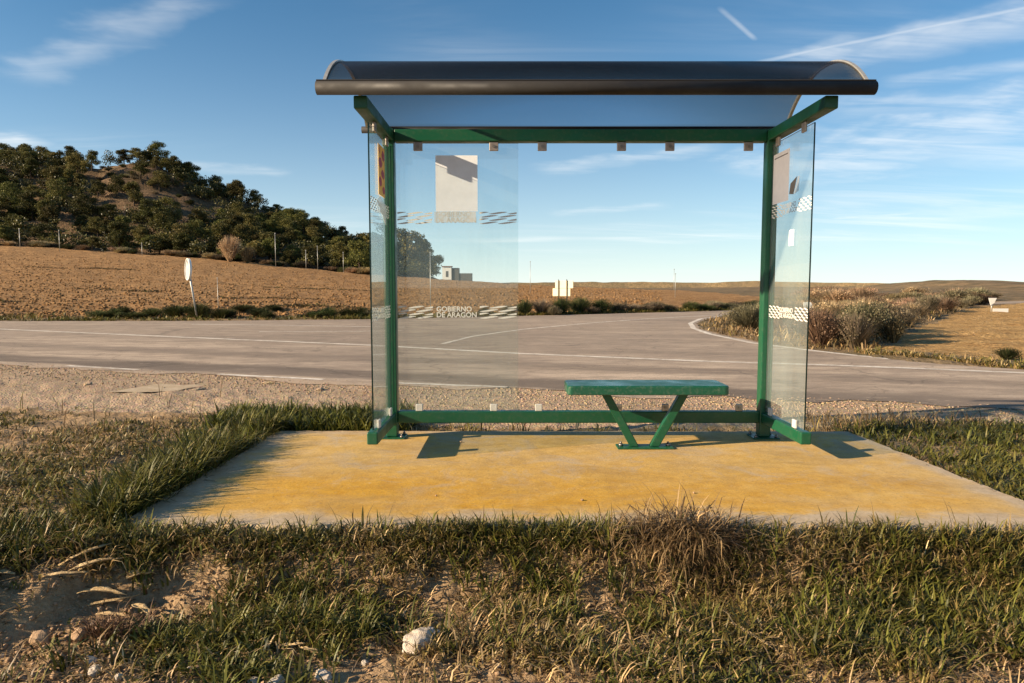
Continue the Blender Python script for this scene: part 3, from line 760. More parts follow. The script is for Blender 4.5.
# ------------------------------------------------------------------ bench
def build_bench():
    b = thing('bench', 'green metal bench with narrow seat on V-shaped legs inside the shelter', 'bench', (.955, 4.86, 0))
    bm = bmesh.new()
    x0, x1, y0, y1, z0, z1 = .385, 1.515, 4.70, 5.03, .405, .470
    cs = [(x0, y0), (x1, y0), (x1, y1), (x0, y1)]; rad = .035; ring = []
    for (cx, cy), a0 in zip([(x0 + rad, y0 + rad), (x1 - rad, y0 + rad), (x1 - rad, y1 - rad), (x0 + rad, y1 - rad)], (180, 270, 0, 90)):
        for i in range(6):
            a = R(a0 + 90 * i / 5); ring.append((cx + rad * math.cos(a), cy + rad * math.sin(a)))
    def lay(ins, z):
        mx, my = (x0 + x1) / 2, (y0 + y1) / 2
        return [bm.verts.new((x + (ins if x < mx else -ins), y + (ins if y < my else -ins), z)) for x, y in ring]
    L = [lay(.004, z0), lay(0, z0 + .005), lay(0, z1 - .010), lay(.004, z1 - .003), lay(.010, z1)]
    for p, q in zip(L, L[1:]):
        for i in range(len(ring)): bm.faces.new((p[i], p[(i + 1) % len(ring)], q[(i + 1) % len(ring)], q[i]))
    bm.faces.new(L[0][::-1]); bm.faces.new(L[-1])
    link('seat', bm_mesh('seat', bm), M['seat'], b)
    def leg(xt, xb):
        bm = bmesh.new(); wt = .032; y0, y1 = 4.82, 4.885; zt, zb = .404, .014
        vv = []
        for (x, z) in ((xb, zb), (xt, zt)):
            vv.append([bm.verts.new((x + sx * wt, y, z)) for sx, y in ((-1, y0), (1, y0), (1, y1), (-1, y1))])
        for i in range(4): bm.faces.new((vv[0][i], vv[0][(i + 1) % 4], vv[1][(i + 1) % 4], vv[1][i]))
        bm.faces.new(vv[0][::-1]); bm.faces.new(vv[1])
        bmesh.ops.bevel(bm, geom=bm.edges[:], offset=.005, segments=2, affect='EDGES')
        link('leg', bm_mesh('leg', bm), M['green'], b)
    leg(.665, .880); leg(1.235, 1.025)
    pl = box('base_plate', .755, 1.155, 4.79, 4.915, .001, .0135, M['green'], b, .003)
    for x in (.785, 1.125):
        bm = bmesh.new(); add_cyl(bm, (x, 4.852, .0135), (x, 4.852, .030), .017, n=6); add_cyl(bm, (x, 4.852, .030), (x, 4.852, .044), .008, n=8)
        link('bolt', bm_mesh('bolt', bm), M['bolt'], pl)
build_bench()

# ------------------------------------------------------------------ foliage builders
def quads(P, size, up_bias=0.0, aspect=1.0, r=rng):
    n = len(P); d = r.normal(size=(n, 3)); d[:, 2] += up_bias; d /= np.linalg.norm(d, axis=1)[:, None]
    t = r.normal(size=(n, 3)); t -= (t * d).sum(1)[:, None] * d; t /= np.linalg.norm(t, axis=1)[:, None]
    b = np.cross(d, t); s = (size * r.uniform(.6, 1.35, n))[:, None]
    V = np.stack([P - t * s * aspect - b * s * .35, P + t * s * .2 - b * s, P + t * s * aspect + b * s * .3, P - t * s * .1 + b * s], 1).reshape(-1, 3)
    return V, np.arange(4 * n).reshape(n, 4)
def crown(lobes, n, size, cols, seed, shell=.45):
    r = np.random.default_rng(seed); P = []; cc = []
    w = np.array([l[3] * l[4] for l in lobes]); w = w / w.sum()
    for l, k in zip(lobes, r.multinomial(n, w)):
        d = r.normal(size=(k, 3)); d /= np.linalg.norm(d, axis=1)[:, None]
        rad = r.uniform(0, 1, k) ** shell
        rad *= 1 + .22 * np.sin(d[:, 0] * 7 + l[0] * 5) * np.sin(d[:, 1] * 6 + l[1] * 3) * np.cos(d[:, 2] * 5)
        P.append(np.array(l[:3]) + d * rad[:, None] * np.array([l[3], l[3], l[4]])); cc.append(np.full(k, r.uniform(.75, 1.2)))
    P = np.concatenate(P); k = np.concatenate(cc)
    V, F = quads(P, size, .3, 1.3, r)
    c = np.array(cols)[r.integers(0, len(cols), len(P))] * (k * r.uniform(.7, 1.3, len(P)))[:, None]
    return V, F, np.repeat(c, 4, 0)
PINE_COLS = [(.105, .098, .026), (.08, .08, .022), (.15, .125, .034), (.06, .062, .018)]
def pine_variant(k):
    rr = random.Random(100 + k); h = rr.uniform(3.8, 5.4); w = h * rr.uniform(.50, .64)
    lobes = []
    for i in range(16):
        a = rr.uniform(0, 6.28); t = rr.uniform(.26, .90); q = w * math.sqrt(max(0, 1 - ((t - .38) / .58) ** 2)) * rr.uniform(.35, .85)
        lobes.append((q * math.cos(a), q * math.sin(a), h * t, w * rr.uniform(.22, .40), h * rr.uniform(.08, .14)))
    lobes.append((0, 0, h * .88, w * .38, h * .13)); lobes.append((0, 0, h * .55, w * .62, h * .2))
    V, F, c = crown(lobes, 6500, .072, PINE_COLS, k, .5)
    cm = np_mesh('pine_crown', V, F, c); cm.materials.append(M['pine'])
    bm = bmesh.new(); lean = rr.uniform(-.25, .25)
    add_cyl(bm, (0, 0, -.5), (lean * .5, 0, h * .45), .16, .11, 7); add_cyl(bm, (lean * .5, 0, h * .45), (lean, .1, h * .85), .11, .04, 6)
    for i in range(5):
        l = lobes[i]; add_cyl(bm, (lean * .5, 0, h * rr.uniform(.28, .5)), l[:3], .06, .02, 5)
    tm = bm_mesh('pine_trunk', bm); tm.materials.append(M['bark'])
    return cm, tm, h
PV = [pine_variant(k) for k in range(7)]
def place_tree(name, var, x, y, s, rz, label, group, cat='tree', dz=0.0):
    e = thing(name, label, cat, (x, y, gz(x, y) + dz), group)
    e.rotation_euler = (0, 0, rz); q = 1 + .2 * math.sin(rz * 5.3 + x); e.scale = (s, s, s * q)
    for nm, me in (('crown', var[0]), ('trunk', var[1])):
        o = bpy.data.objects.new(nm, me); C.objects.link(o); o.parent = e
    return e
def pxy(x, y, z):
    p = R(4.5); z = z - 1.15; f = y * math.cos(p) - z * math.sin(p); u = z * math.cos(p) + y * math.sin(p)
    return 512 + 683 * x / f, 341.5 - 683 * u / f
def hill_trees():
    rr = random.Random(21); pts = []
    ys = np.array([97.5 + 62.5 * rr.random() for _ in range(9000)]); xs = ys * np.array([rr.uniform(-.80, -.10) for _ in range(9000)])
    for x, y, z in zip(xs.tolist(), ys.tolist(), ground(xs, ys).tolist()):
        if len(pts) >= 300: break
        a, b = pxy(x, y, z)
        xr = x * 150 / y
        if xr > -18 or a < -22 or a > 432: continue
        if a > 395 and y < 118: continue
        low = y < 108
        # bare eroded slope and the terraced flank keep only a few trees
        if 84 < a < 236 and 165 + max(0, (a - 140)) * .55 < b < 226 and rr.random() > .05: continue
        if 200 < a < 262 and 205 < b < 222 and rr.random() > .2: continue
        if b > 238 and a < 110 and rr.random() > .25: continue
        dmin = 2.1 if low else (1.9 if y > 142 else 2.4)
        if any((x - q[0]) ** 2 + (y - q[1]) ** 2 < dmin ** 2 for q in pts): continue
        pts.append((x, y, a, b))
    for (x, y, a, b) in pts:
        side = 0 if a < 84 else 1 if a < 236 else 2 if a < 366 else 3
        if y > 140: zone = (['pine on the hill crest, left of the bare slope', 'pine on the skyline directly above the bare slope', 'pine on the falling skyline right of the bare slope', 'pine on the low end of the crest, behind the left pane'][side], 'pines along the hill crest')
        elif y < 112: zone = (['pine at the foot of the hill, far left of the view', 'pine at the foot of the hill below the bare slope', 'pine at the foot of the hill right of the tan dry bushes', 'pine at the foot of the hill behind the left pane'][side], 'pines at the foot of the hill')
        else: zone = (['pine halfway up the hill, left of the bare slope', 'pine on or right beside the bare terraced slope', 'pine halfway up the wooded flank right of the bare slope', 'pine on the lower flank behind the left pane'][side], 'pines on the hill slope')
        s = rr.choice([.48, .54, .6, .66, .74, .84]) * rr.uniform(.9, 1.1)
        place_tree('pine_tree', PV[rr.randrange(7)], x, y, s, rr.uniform(0, 6.28), zone[0], zone[1])
hill_trees()
def woodland():
    r = np.random.default_rng(61); n = 6000; y = r.uniform(98, 158, n); x = y * np.where(r.uniform(0, 1, n) < .72, r.uniform(-.82, -.10, n), r.uniform(-1.2, -.82, n)); z = ground(x, y); Vs = []; Cs = []; m = 0
    for i in range(n):
        if m >= 560: break
        a, b = pxy(x[i], y[i], z[i])
        if x[i] * 150 / y[i] > -17 or a > 430: continue
        if 84 < a < 236 and 168 + max(0, (a - 140)) * .55 < b < 220: continue
        m += 1; h = r.uniform(1.6, 3.2) * (1.5 if a < -25 else 1); w = h * r.uniform(.5, .75); k = 330
        lob = r.integers(0, 5, k); lc = r.normal(0, .45, (5, 3)) * np.array([w, w, h * .32]); d = r.normal(size=(k, 3)); d /= np.linalg.norm(d, axis=1)[:, None]
        P = np.array([x[i], y[i], z[i] + h * .55]) + lc[lob] + d * (r.uniform(0, 1, k) ** .4)[:, None] * np.array([w * .6, w * .6, h * .3])
        V, F = quads(P, .10, .3, 1.3, r); Vs.append(V)
        Cs.append(np.repeat(np.array(PINE_COLS)[r.integers(0, 4, k)] * (r.uniform(.55, 1.15) * r.uniform(.7, 1.3, k))[:, None], 4, 0))
    V = np.concatenate(Vs); me = np_mesh('woodland_understorey', V, np.arange(len(V)).reshape(-1, 4), np.concatenate(Cs))
    tag(link('woodland_understorey', me, M['grass']), 'dark mass of young pines and undergrowth between the trees of the hill', 'woodland', kind='stuff')
woodland()
place_tree('pine_tree', PV[2], -16.3, 112, 1.55, 1.1, 'big rounded dark tree at the right end of the hill, seen through the back pane', 'trees at the end of the hill')
place_tree('pine_tree', PV[4], -20.6, 113, 1.50, 2.1, 'tall dark tree beside the green post, seen through the back pane', 'trees at the end of the hill')

# shrubs -------------------------------------------------------------
def shrub_variant(k, kind):
    r = np.random.default_rng(500 + k); rr = random.Random(k)
    pal = {'grey': [(.235, .19, .115), (.18, .155, .09), (.31, .245, .16), (.135, .115, .065)],
           'tan': [(.40, .275, .155), (.32, .215, .125), (.46, .33, .20), (.21, .15, .08)],
           'green': [(.055, .075, .022), (.08, .095, .03), (.04, .055, .02), (.11, .095, .045)]}[kind]
    lobes = []
    for i in range(9):
        a = rr.uniform(0, 6.28); q = rr.uniform(.1, .55)
        lobes.append((q * math.cos(a), q * math.sin(a), rr.uniform(.25, .72), rr.uniform(.22, .36), rr.uniform(.2, .32)))
    V, F, c = crown(lobes, 2600, .019, pal, k, .5)
    # twigs: thin upward strips
    n = 650; a = r.uniform(0, 6.28, n); q = r.uniform(0, .12, n); sp = r.uniform(.15, .85, n); hh = r.uniform(.55, 1.12, n) * (1.05 - .35 * sp)
    B0 = np.stack([q * np.cos(a), q * np.sin(a), np.zeros(n)], 1); T = np.stack([sp * np.cos(a), sp * np.sin(a), hh], 1)
    side = np.stack([-np.sin(a), np.cos(a), np.zeros(n)], 1) * .010
    mid = B0 * .4 + T * .6 + np.array([0, 0, .06])
    V2 = np.stack([B0 - side, B0 + side, mid + side, mid - side, T], 1).reshape(-1, 3)
    i5 = np.arange(n)[:, None] * 5
    c2 = np.repeat(np.array(pal)[r.integers(0, len(pal), n)] * r.uniform(.6, 1.2, n)[:, None], 5, 0)
    n0 = len(V)
    me = np_mesh('shrub_foliage', np.concatenate([V, V2]), [F, n0 + i5 + np.array([[0, 1, 2, 3]]), n0 + i5 + np.array([[3, 2, 4]])], np.concatenate([c, c2]))
    me.materials.append(M['shrub'])
    bm = bmesh.new()
    for i in range(6):
        a = rr.uniform(0, 6.28); l = lobes[i]; add_cyl(bm, (.03 * math.cos(a), .03 * math.sin(a), -.08), l[:3], .018, .006, 5)
    st = bm_mesh('shrub_stems', bm); st.materials.append(M['bark']); return me, st
SV = {k: [shrub_variant(10 * i + j, k) for j in range(4)] for i, k in enumerate(('grey', 'tan', 'green'))}
def shrub(kind, x, y, w, h, label, group, rr):
    e = thing('shrub', label, 'shrub', (x, y, gz(x, y) - .02), group); e.rotation_euler = (0, 0, rr.uniform(0, 6.28)); e.scale = (w, w, h)
    v = SV[kind][rr.randrange(4)]
    for nm, me in (('foliage', v[0]), ('stem', v[1])):
        o = bpy.data.objects.new(nm, me); C.objects.link(o); o.parent = e
    return e
def shrubs():
    rr = random.Random(3)
    front = [('tan', 6.75, 14.9, .75, 1.05, 'pinkish tan dry shrub at the road bend, nearest the right pane'), ('grey', 7.35, 14.6, .7, .95, 'low grey-green shrub at the left corner of the stubble field'),
             ('grey', 7.9, 15.6, .85, 1.15, 'tall olive shrub behind the low grey-green one'), ('green', 8.5, 16.5, .8, 1.1, 'rounded dark olive shrub in the right-hand thicket'),
             ('tan', 8.75, 15.6, .45, .85, 'small pale feathery shrub against the dark olive shrub')]
    for k, x, y, w, h, lab in front: shrub(k, x, y, w, h * .85, lab, 'shrubs beside the stubble field', rr)
    n = 0; pts = [(f[1], f[2]) for f in front]
    while n < 66:
        y = rr.uniform(16, 46); b = np.interp(y, [14, 18.3, 27.5, 40, 50], [7.6, 10.6, 17.6, 26, 36]); a = np.interp(y, [14, 20, 24, 28, 35, 50], [6.4, 6.4, 7.2, 9, 13.8, 34 * .9])
        if b - a < .6: continue
        x = rr.uniform(a + .5, b - .3)
        if any((x - q[0]) ** 2 + (y - q[1]) ** 2 < .9 for q in pts): continue
        pts.append((x, y)); n += 1; s = rr.uniform(.7, 1.15)
        far = y > 28
        k = rr.choice(['grey', 'grey', 'tan'] if not far else ['tan', 'tan', 'grey'])
        shrub(k, x, y, s, s * rr.uniform(.62, .9), ('tan dry shrub far back in the right-hand thicket' if k == 'tan' else 'grey shrub far back in the right-hand thicket') if far else
              ('tan feathery shrub in the thicket beside the stubble field' if k == 'tan' else 'grey-green shrub in the thicket beside the stubble field'), 'shrubs of the right-hand thicket', rr)
    for i in range(40):                                              # reeds beyond the side road, right
        y = rr.uniform(45, 75); x = y * rr.uniform(.42, .72)
        s = rr.uniform(1.0, 1.7); k = rr.choice(['tan', 'tan', 'grey'])
        shrub(k, x, y, s * 1.3, s * .8, 'tan dry reed clump far behind the right-hand thicket' if k == 'tan' else 'grey bush far behind the right-hand thicket', 'far scrub on the right', rr)
    # hedge along the far side of the side road
    for i, (x, y, w, h, k) in enumerate([(.6, 31.4, .7, .75, 'green'), (1.4, 31.8, .8, .8, 'grey'), (2.3, 32.3, .85, .85, 'green'), (3.3, 33.2, 1.0, .85, 'green'), (4.4, 33.8, .9, .75, 'green'), (5.3, 34.6, .8, .55, 'grey'),
                                         (-.2, 31.0, .6, .5, 'grey'), (-1.2, 30.4, .6, .42, 'green'), (-2.4, 29.7, .6, .4, 'grey'), (1.9, 31.2, .5, .5, 'grey'), (3.9, 32.9, .6, .4, 'grey')]):
        shrub(k, x, y, w, h, 'dark green bush by the cream sign across the side road' if k == 'green' else 'brownish low bush by the cream sign across the side road', 'bushes by the cream sign', rr)
    for i in range(26):
        t = rr.random(); x = 5.8 + t * 14; y = np.interp(x, [5.8, 6.4, 13.4, 20], [34.4, 34.8, 39.4, 43.8]) + rr.uniform(.1, .9)
        shrub('green' if rr.random() < .6 else 'grey', x, y, rr.uniform(.6, 1.0), rr.uniform(.35, .6), 'low bush in the dark row along the side road', 'bushes along the side road', rr)
    for (x, y, w, h, k) in [(-13.6, 27.6, .9, .55, 'green'), (-12.6, 27.4, 1.0, .62, 'green'), (-11.6, 27.2, .8, .45, 'green'), (-14.6, 27.8, .8, .38, 'green'), (-7.6, 28.2, .8, .45, 'green'), (-6.8, 28.3, .8, .4, 'green'), (-5.9, 28.3, .7, .36, 'grey'), (-12.2, 31, 1.0, .35, 'green'), (-10.9, 31.2, .9, .3, 'green')]:
        shrub(k, x, y, w, h, 'low green weed mound at the field edge across the road', 'weed mounds at the field edge', rr)
    for i in range(12):
        x = rr.uniform(-16.5, -5); y = float(np.interp(x, farx, fary)) + rr.uniform(.9, 2.2)
        shrub('green', x, y, rr.uniform(.5, 1.0), rr.uniform(.25, .5), 'low green weed mound at the field edge across the road', 'weed mounds at the field edge', rr)
    shrub('tan', -38.2, 93, 2.2, 3.6, 'tall tan dry bush at the foot of the hill', 'dry bushes at the foot of the hill', rr)
    shrub('tan', -36.0, 93.5, 1.6, 2.4, 'smaller tan dry bush beside the tall one at the foot of the hill', 'dry bushes at the foot of the hill', rr)
    for (x, y, w, h, k, lab) in [(9.9, 11.2, .24, .36, 'grey', 'thin dry weed at the near edge of the stubble field, right of the other'), (8.6, 11.8, .3, .25, 'green', 'small green weed at the near edge of the stubble field'), (9.3, 11.3, .26, .3, 'tan', 'reddish dry weed at the near edge of the stubble field')]:
        shrub(k, x, y, w, h, lab, 'weeds at the stubble field edge', rr)
    # scrub on the bare hillside and along the field top
    for i in range(110):
        y = rr.uniform(112, 150); x = y * (rr.uniform(-.62, -.38) if i < 50 else rr.uniform(-.80, -.2))
        s = rr.uniform(.8, 1.7); shrub(rr.choice(['grey', 'green', 'grey']), x, y, s, s * .7, 'low scrub bush on the bare terraced hillside', 'scrub on the hillside', rr)
    for i in range(60):
        y = rr.uniform(95, 99); x = y * rr.uniform(-.80, -.14)
        s = rr.uniform(.8, 1.6); shrub(rr.choice(['grey', 'tan', 'green']), x, y, s * 1.4, s * .7, 'low bush in the rough strip between field and hill', 'bushes between field and hill', rr)
shrubs()

# ------------------------------------------------------------------ grass
class Grass:
    def __init__(s): s.B = []; s.A = []; s.L = []; s.W = []; s.C = []; s.D = []
    def clumps(s, P, per, hmin, hmax, spread, lean, width, cols, r, droop=.35):
        n = len(P)
        if n == 0: return
        per = per * .66; k = r.integers(max(2, int(per * .6)), int(per * 1.4) + 1, n); idx = np.repeat(np.arange(n), k); m = len(idx)
        a = r.uniform(0, 2 * np.pi, m); q = spread * np.sqrt(r.uniform(0, 1, m))
        x = P[idx, 0] + q * np.cos(a); y = P[idx, 1] + q * np.sin(a)
        hs = r.uniform(.65, 1.25, n)[idx]
        col = np.array(cols); base = col[r.integers(0, len(col), n)][idx] * .55 + col[r.integers(0, len(col), m)] * .45
        s.B.append(np.stack([x, y], 1)); s.A.append(a + r.normal(0, .7, m)); s.L.append(r.uniform(hmin, hmax, m) * hs)
        s.W.append(width * 1.55 * r.uniform(.5, 1.5, m)); s.C.append(base * (r.uniform(.55, 1.35, n)[idx] * r.uniform(.6, 1.4, m))[:, None]); s.D.append(np.stack([lean * r.uniform(.2, 1.5, m), droop * r.uniform(.3, 1.6, m)], 1))
    def build(s, name, label, cat='grass', z=None):
        B = np.concatenate(s.B); a = np.concatenate(s.A); L = np.concatenate(s.L); W = np.concatenate(s.W); Cc = np.concatenate(s.C); D = np.concatenate(s.D)
        zz = ground(B[:, 0], B[:, 1]) - .01 if z is None else np.full(len(B), z)
        d = np.stack([np.cos(a), np.sin(a), 0 * a], 1); sd_ = np.stack([-np.sin(a), np.cos(a), 0 * a], 1) * (W / 2)[:, None]
        b0 = np.stack([B[:, 0], B[:, 1], zz], 1)
        ln = D[:, 0]; dr = D[:, 1]
        def seg(k):
            v = d * np.sin(np.minimum(k, 2.4))[:, None]; v[:, 2] = np.cos(np.minimum(k, 2.4)); return v
        m1 = b0 + seg(ln) * (L * .40)[:, None]; m2 = m1 + seg(ln + dr) * (L * .33)[:, None]; t = m2 + seg(ln + 2.1 * dr) * (L * .27)[:, None]
        for q, hh in ((m2, .006), (t, .006)): q[:, 2] = np.maximum(q[:, 2], zz + hh)
        V = np.stack([b0 - sd_ * .8, b0 + sd_ * .8, m1 + sd_, m1 - sd_, m2 + sd_ * .7, m2 - sd_ * .7, t], 1).reshape(-1, 3)
        i = np.arange(len(B))[:, None] * 7
        me = np_mesh(name, V, [i + np.array([[0, 1, 2, 3]]), i + np.array([[3, 2, 4, 5]]), i + np.array([[5, 4, 6]])], np.repeat(Cc, 7, 0))
        return tag(link(name, me, M['grass']), label, cat, kind='stuff')
GREEN = [(0.096, 0.101, 0.018), (0.135, 0.133, 0.023), (0.071, 0.077, 0.013), (0.174, 0.155, 0.034)]
OLIVE = [(0.172, 0.134, 0.038), (0.221, 0.161, 0.05), (0.131, 0.114, 0.03), (0.276, 0.195, 0.069)]
STRAW = [(0.483, 0.333, 0.161), (0.38, 0.247, 0.115), (0.575, 0.414, 0.218), (0.287, 0.178, 0.081)]
BROWN = [(0.152, 0.091, 0.042), (0.11, 0.067, 0.032), (0.198, 0.126, 0.061), (0.076, 0.049, 0.026)]
def scatter(n, x0, x1, y0, y1, dens, r):
    x = r.uniform(x0, x1, n); y = r.uniform(y0, y1, n); d = dens(x, y)
    k = r.uniform(0, 1, n) < d; P = np.stack([x[k], y[k]], 1)
    big = inside([(SLAB[0][0] - .0, SLAB[0][1]), SLAB[1], SLAB[2], SLAB[3]], P[:, 0], P[:, 1])
    heap = (((P[:, 0] + 1.86) / .42) ** 2 + ((P[:, 1] - 2.78) / .15) ** 2 < 1) & (r.uniform(0, 1, len(P)) < .72)
    return P[~big & ~heap]
def yedge(x): return np.interp(x, [-20, -9, -6, -4.4, -3.4, -2.6, -1.6, -.6, 2.5, 4, 6, 20], [10.5, 7.3, 6.75, 6.6, 6.5, 6.5, 6.0, 5.72, 5.72, 5.95, 5.6, 2])
def grass_all():
    r = np.random.default_rng(9)
    # ---- the bank in front of the slab
    def soilbare(x, y):         # bare soil in the ditch, bottom of the view
        c = crest(x); t = (c - y)
        b = sstep(.50, .80, t + .40 * (fbm(x * 1.9, y * 2.6, 3, 201) - .5) - .10 * sstep(.7, 1.6, x) )
        b = np.maximum(b, sstep(.30, .55, t + .35 * (fbm(x * 2, y * 2, 3, 203) - .5)) * sstep(-1.0, -1.5, x))
        # bare faces of the bank where the earth has slipped
        for bx, w in ((-1.42, .24), (-.32, .15), (.36, .11)):
            b = np.maximum(b, np.exp(-((x - bx) / w) ** 2 * 1.2) * sstep(.08, .15, t) * sstep(.50, .40, t) * 1.3)
        b = np.maximum(b, np.exp(-(((x + 1.88) / .33) ** 2 + ((y - 2.84) / .12) ** 2)) * 1.15)
        b = np.maximum(b, sstep(2.80, 2.66, y + .25 * (fbm(x * 3, y * 3, 3, 207) - .5)) * sstep(-1.15, -1.6, x))
        return np.clip(b, 0, 1)
    patch = lambda x, y, s, sc=2.2: fbm(x * sc, y * sc, 4, s)
    g = Grass()
    onbank = lambda x, y: (1 - .97 * soilbare(x, y)) * sstep(1.4, 2.0, y)
    P = scatter(9200, -3.3, 3.4, 2.2, 3.30, lambda x, y: onbank(x, y) * np.clip((patch(x, y, 211) - .36) * 4, .05, 1), r)
    g.clumps(P, 13, .05, .145, .03, .38, .0046, GREEN, r, .38)
    P = scatter(14500, -3.3, 3.4, 2.2, 3.30, lambda x, y: onbank(x, y) * np.clip((patch(x, y, 223) - .38) * 4, .1, 1), r)
    g.clumps(P, 12, .04, .125, .04, .5, .0042, OLIVE, r, .45)
    P = scatter(14000, -3.3, 3.4, 2.15, 3.32, lambda x, y: (1 - .9 * soilbare(x, y)) * np.clip((patch(x, y, 227) - .40) * 4.5, .12, 1), r)
    g.clumps(P, 12, .04, .13, .05, .75, .0034, STRAW, r, .7)
    P = scatter(13000, -3.3, 3.4, 2.15, 3.30, lambda x, y: (1 - .8 * soilbare(x, y)) * .85, r)
    g.clumps(P, 9, .03, .085, .05, 1.1, .0042, BROWN + STRAW[1:2], r, .8)
    # crest fringe that overhangs the slab edge
    P = scatter(1300, -1.9, 2.9, 3.08, 3.25, lambda x, y: np.clip((patch(x, y, 229, 3) - .3) * 3, .15, 1), r)
    g.clumps(P, 10, .05, .13, .025, .35, .0045, GREEN + OLIVE, r, .4)
    P = scatter(140, -1.6, 2.8, 3.10, 3.26, lambda x, y: x * 0 + .8, r)
    g.clumps(P, 3, .12, .20, .02, .25, .003, OLIVE + BROWN, r, .35)
    # the dry tussock on the crest
    P = np.stack([r.normal(.78, .13, 190), r.normal(3.10, .045, 190)], 1)
    g.clumps(P, 14, .13, .30, .03, .5, .0034, STRAW[:2] + BROWN, r, .8)
    P = np.stack([r.normal(.98, .10, 60), r.normal(3.05, .06, 60)], 1)
    g.clumps(P, 10, .08, .18, .03, .6, .0036, BROWN, r, .7)
    # long arching blades and flattened straw that break up the turf
    P = scatter(2200, -3.3, 3.4, 2.3, 3.22, lambda x, y: onbank(x, y) * np.clip((patch(x, y, 301, 1.7) - .42) * 5, 0, 1), r)
    g.clumps(P, 7, .08, .18, .03, .7, .0050, GREEN[:3] + OLIVE[:1], r, .9)
    P = scatter(2600, -3.3, 3.4, 2.2, 3.22, lambda x, y: (1 - .7 * soilbare(x, y)) * np.clip((patch(x, y, 307, 1.9) - .46) * 6, 0, 1), r)
    g.clumps(P, 6, .09, .20, .08, 1.15, .0032, STRAW[:2] + BROWN[:1], r, .6)
    # short tufts in the ditch
    P = scatter(4200, -2.6, 2.9, 2.1, 2.85, lambda x, y: np.clip((patch(x, y, 233, 2.6) - .44) * 6, 0, 1) * sstep(-1.7, -.9, x + .3 * r.random()), r)
    g.clumps(P, 12, .03, .09, .03, .5, .0048, GREEN, r, .45)
    P = np.stack([r.normal(-1.38, .08, 30), r.normal(2.62, .03, 30)], 1); g.clumps(P, 12, .05, .12, .03, .5, .0048, GREEN, r, .4)
    P = np.stack([r.normal(-1.62, .06, 40), r.normal(2.66, .03, 40)], 1); g.clumps(P, 12, .05, .13, .03, .4, .003, [(.24, .14, .08), (.18, .11, .065)], r, .4)
    P = np.stack([r.normal(-1.0, .10, 26), r.normal(2.36, .03, 26)], 1); g.clumps(P, 12, .04, .10, .03, .5, .0048, GREEN, r, .4)
    g.build('bank_grass', 'mixed green and dry grass covering the bank in front of the concrete slab')
    # ---- left verge
    g = Grass()
    leftm = lambda x, y: sstep(-1.78, -1.86, x) * sstep(0, .7, yedge(x) - y + .9 * (fbm(x * 1.1, y * 1.1, 3, 241) - .5))
    ed = lambda x, y: sstep(-2.45, -2.0, x + .12 * (y - 4))                                      # lush along the slab
    P = scatter(15000, -6.8, -1.84, 3.1, 8.2, lambda x, y: leftm(x, y) * np.clip((patch(x, y, 251, 1.2) - .36) * 3.2, .04, 1), r)
    g.clumps(P, 11, .025, .08, .04, .65, .0055, OLIVE + GREEN[:2], r, .5)
    P = scatter(13000, -6.8, -1.84, 3.1, 8.2, lambda x, y: leftm(x, y) * np.clip((patch(x, y, 257, 1.5) - .42) * 3.4, .06, .8), r)
    g.clumps(P, 12, .03, .08, .05, 1.05, .0045, STRAW + BROWN + OLIVE, r, .8)
    P = scatter(3600, -3.2, -1.86, 3.25, 6.2, lambda x, y: ed(x, y) * np.clip((patch(x, y, 263, 1.7) - .25) * 3, .25, 1), r)
    g.clumps(P, 13, .09, .23, .035, .4, .0058, GREEN + [OLIVE[0]], r, .45)
    P = scatter(2600, -5.6, -1.9, 2.9, 6.6, lambda x, y: leftm(x, y) * np.clip((patch(x, y, 311, .9) - .50) * 7, 0, 1), r)
    g.clumps(P, 9, .045, .11, .04, .7, .0055, GREEN[:2] + OLIVE[:3], r, .6)
    P = scatter(2600, -5.6, -1.9, 2.9, 7.2, lambda x, y: leftm(x, y) * np.clip((patch(x, y, 313, 1.0) - .50) * 7, 0, 1), r)
    g.clumps(P, 8, .05, .13, .06, 1.1, .0045, STRAW, r, .6)
    P = scatter(900, -2.2, -1.9, 3.3, 5.5, lambda x, y: np.clip((patch(x, y, 317, 2.4) - .35) * 4, .1, 1), r)
    g.clumps(P, 11, .14, .27, .03, .35, .0055, GREEN + [OLIVE[0]], r, .45)
    P = scatter(700, -3.0, -1.86, 3.3, 5.4, lambda x, y: ed(x, y) * .8, r)
    g.clumps(P, 6, .12, .24, .05, .7, .0045, STRAW, r, .8)
    P = scatter(900, -2.5, -.85, 5.45, 6.2, lambda x, y: x * 0 + 1, r)                           # behind the left corner of the slab
    g.clumps(P, 12, .09, .22, .03, .35, .0070, GREEN[:3], r, .4)
    P = scatter(30, -6, -2.6, 4.4, 7.6, lambda x, y: x * 0 + 1, r)
    g.clumps(P, 3, .16, .28, .02, .2, .004, BROWN + OLIVE, r, .2)
    g.build('verge_grass', 'green and straw-coloured grass of the verge left of the slab')
    # ---- behind the slab, under the bottom rail
    g = Grass()
    P = scatter(420, -.9, 2.7, 5.46, 5.75, lambda x, y: np.clip((patch(x, y, 271, 3) - .40) * 4, .08, 1), r)
    g.clumps(P, 8, .03, .10, .03, .5, .005, OLIVE + GREEN + STRAW, r, .4)
    for x in (.06, -.25, .02, .12, 2.1, 2.3, 2.5):
        g.clumps(np.array([[x, 5.56]]), 9, .12, .30, .03, .3, .0045, BROWN + OLIVE, r, .25)
    g.build('slab_rear_weeds', 'sparse weeds growing behind the slab under the green rail', 'weeds')
    # ---- right verge
    g = Grass()
    rm = lambda x, y: sstep(2.68, 2.78, x + .03 * (y - 3.2)) * sstep(0, .5, np.interp(x, [2.5, 3.2, 4, 6], [5.85, 6.1, 6.15, 5.9]) - y + .4 * (fbm(x * 2, y * 2, 3, 281) - .5))
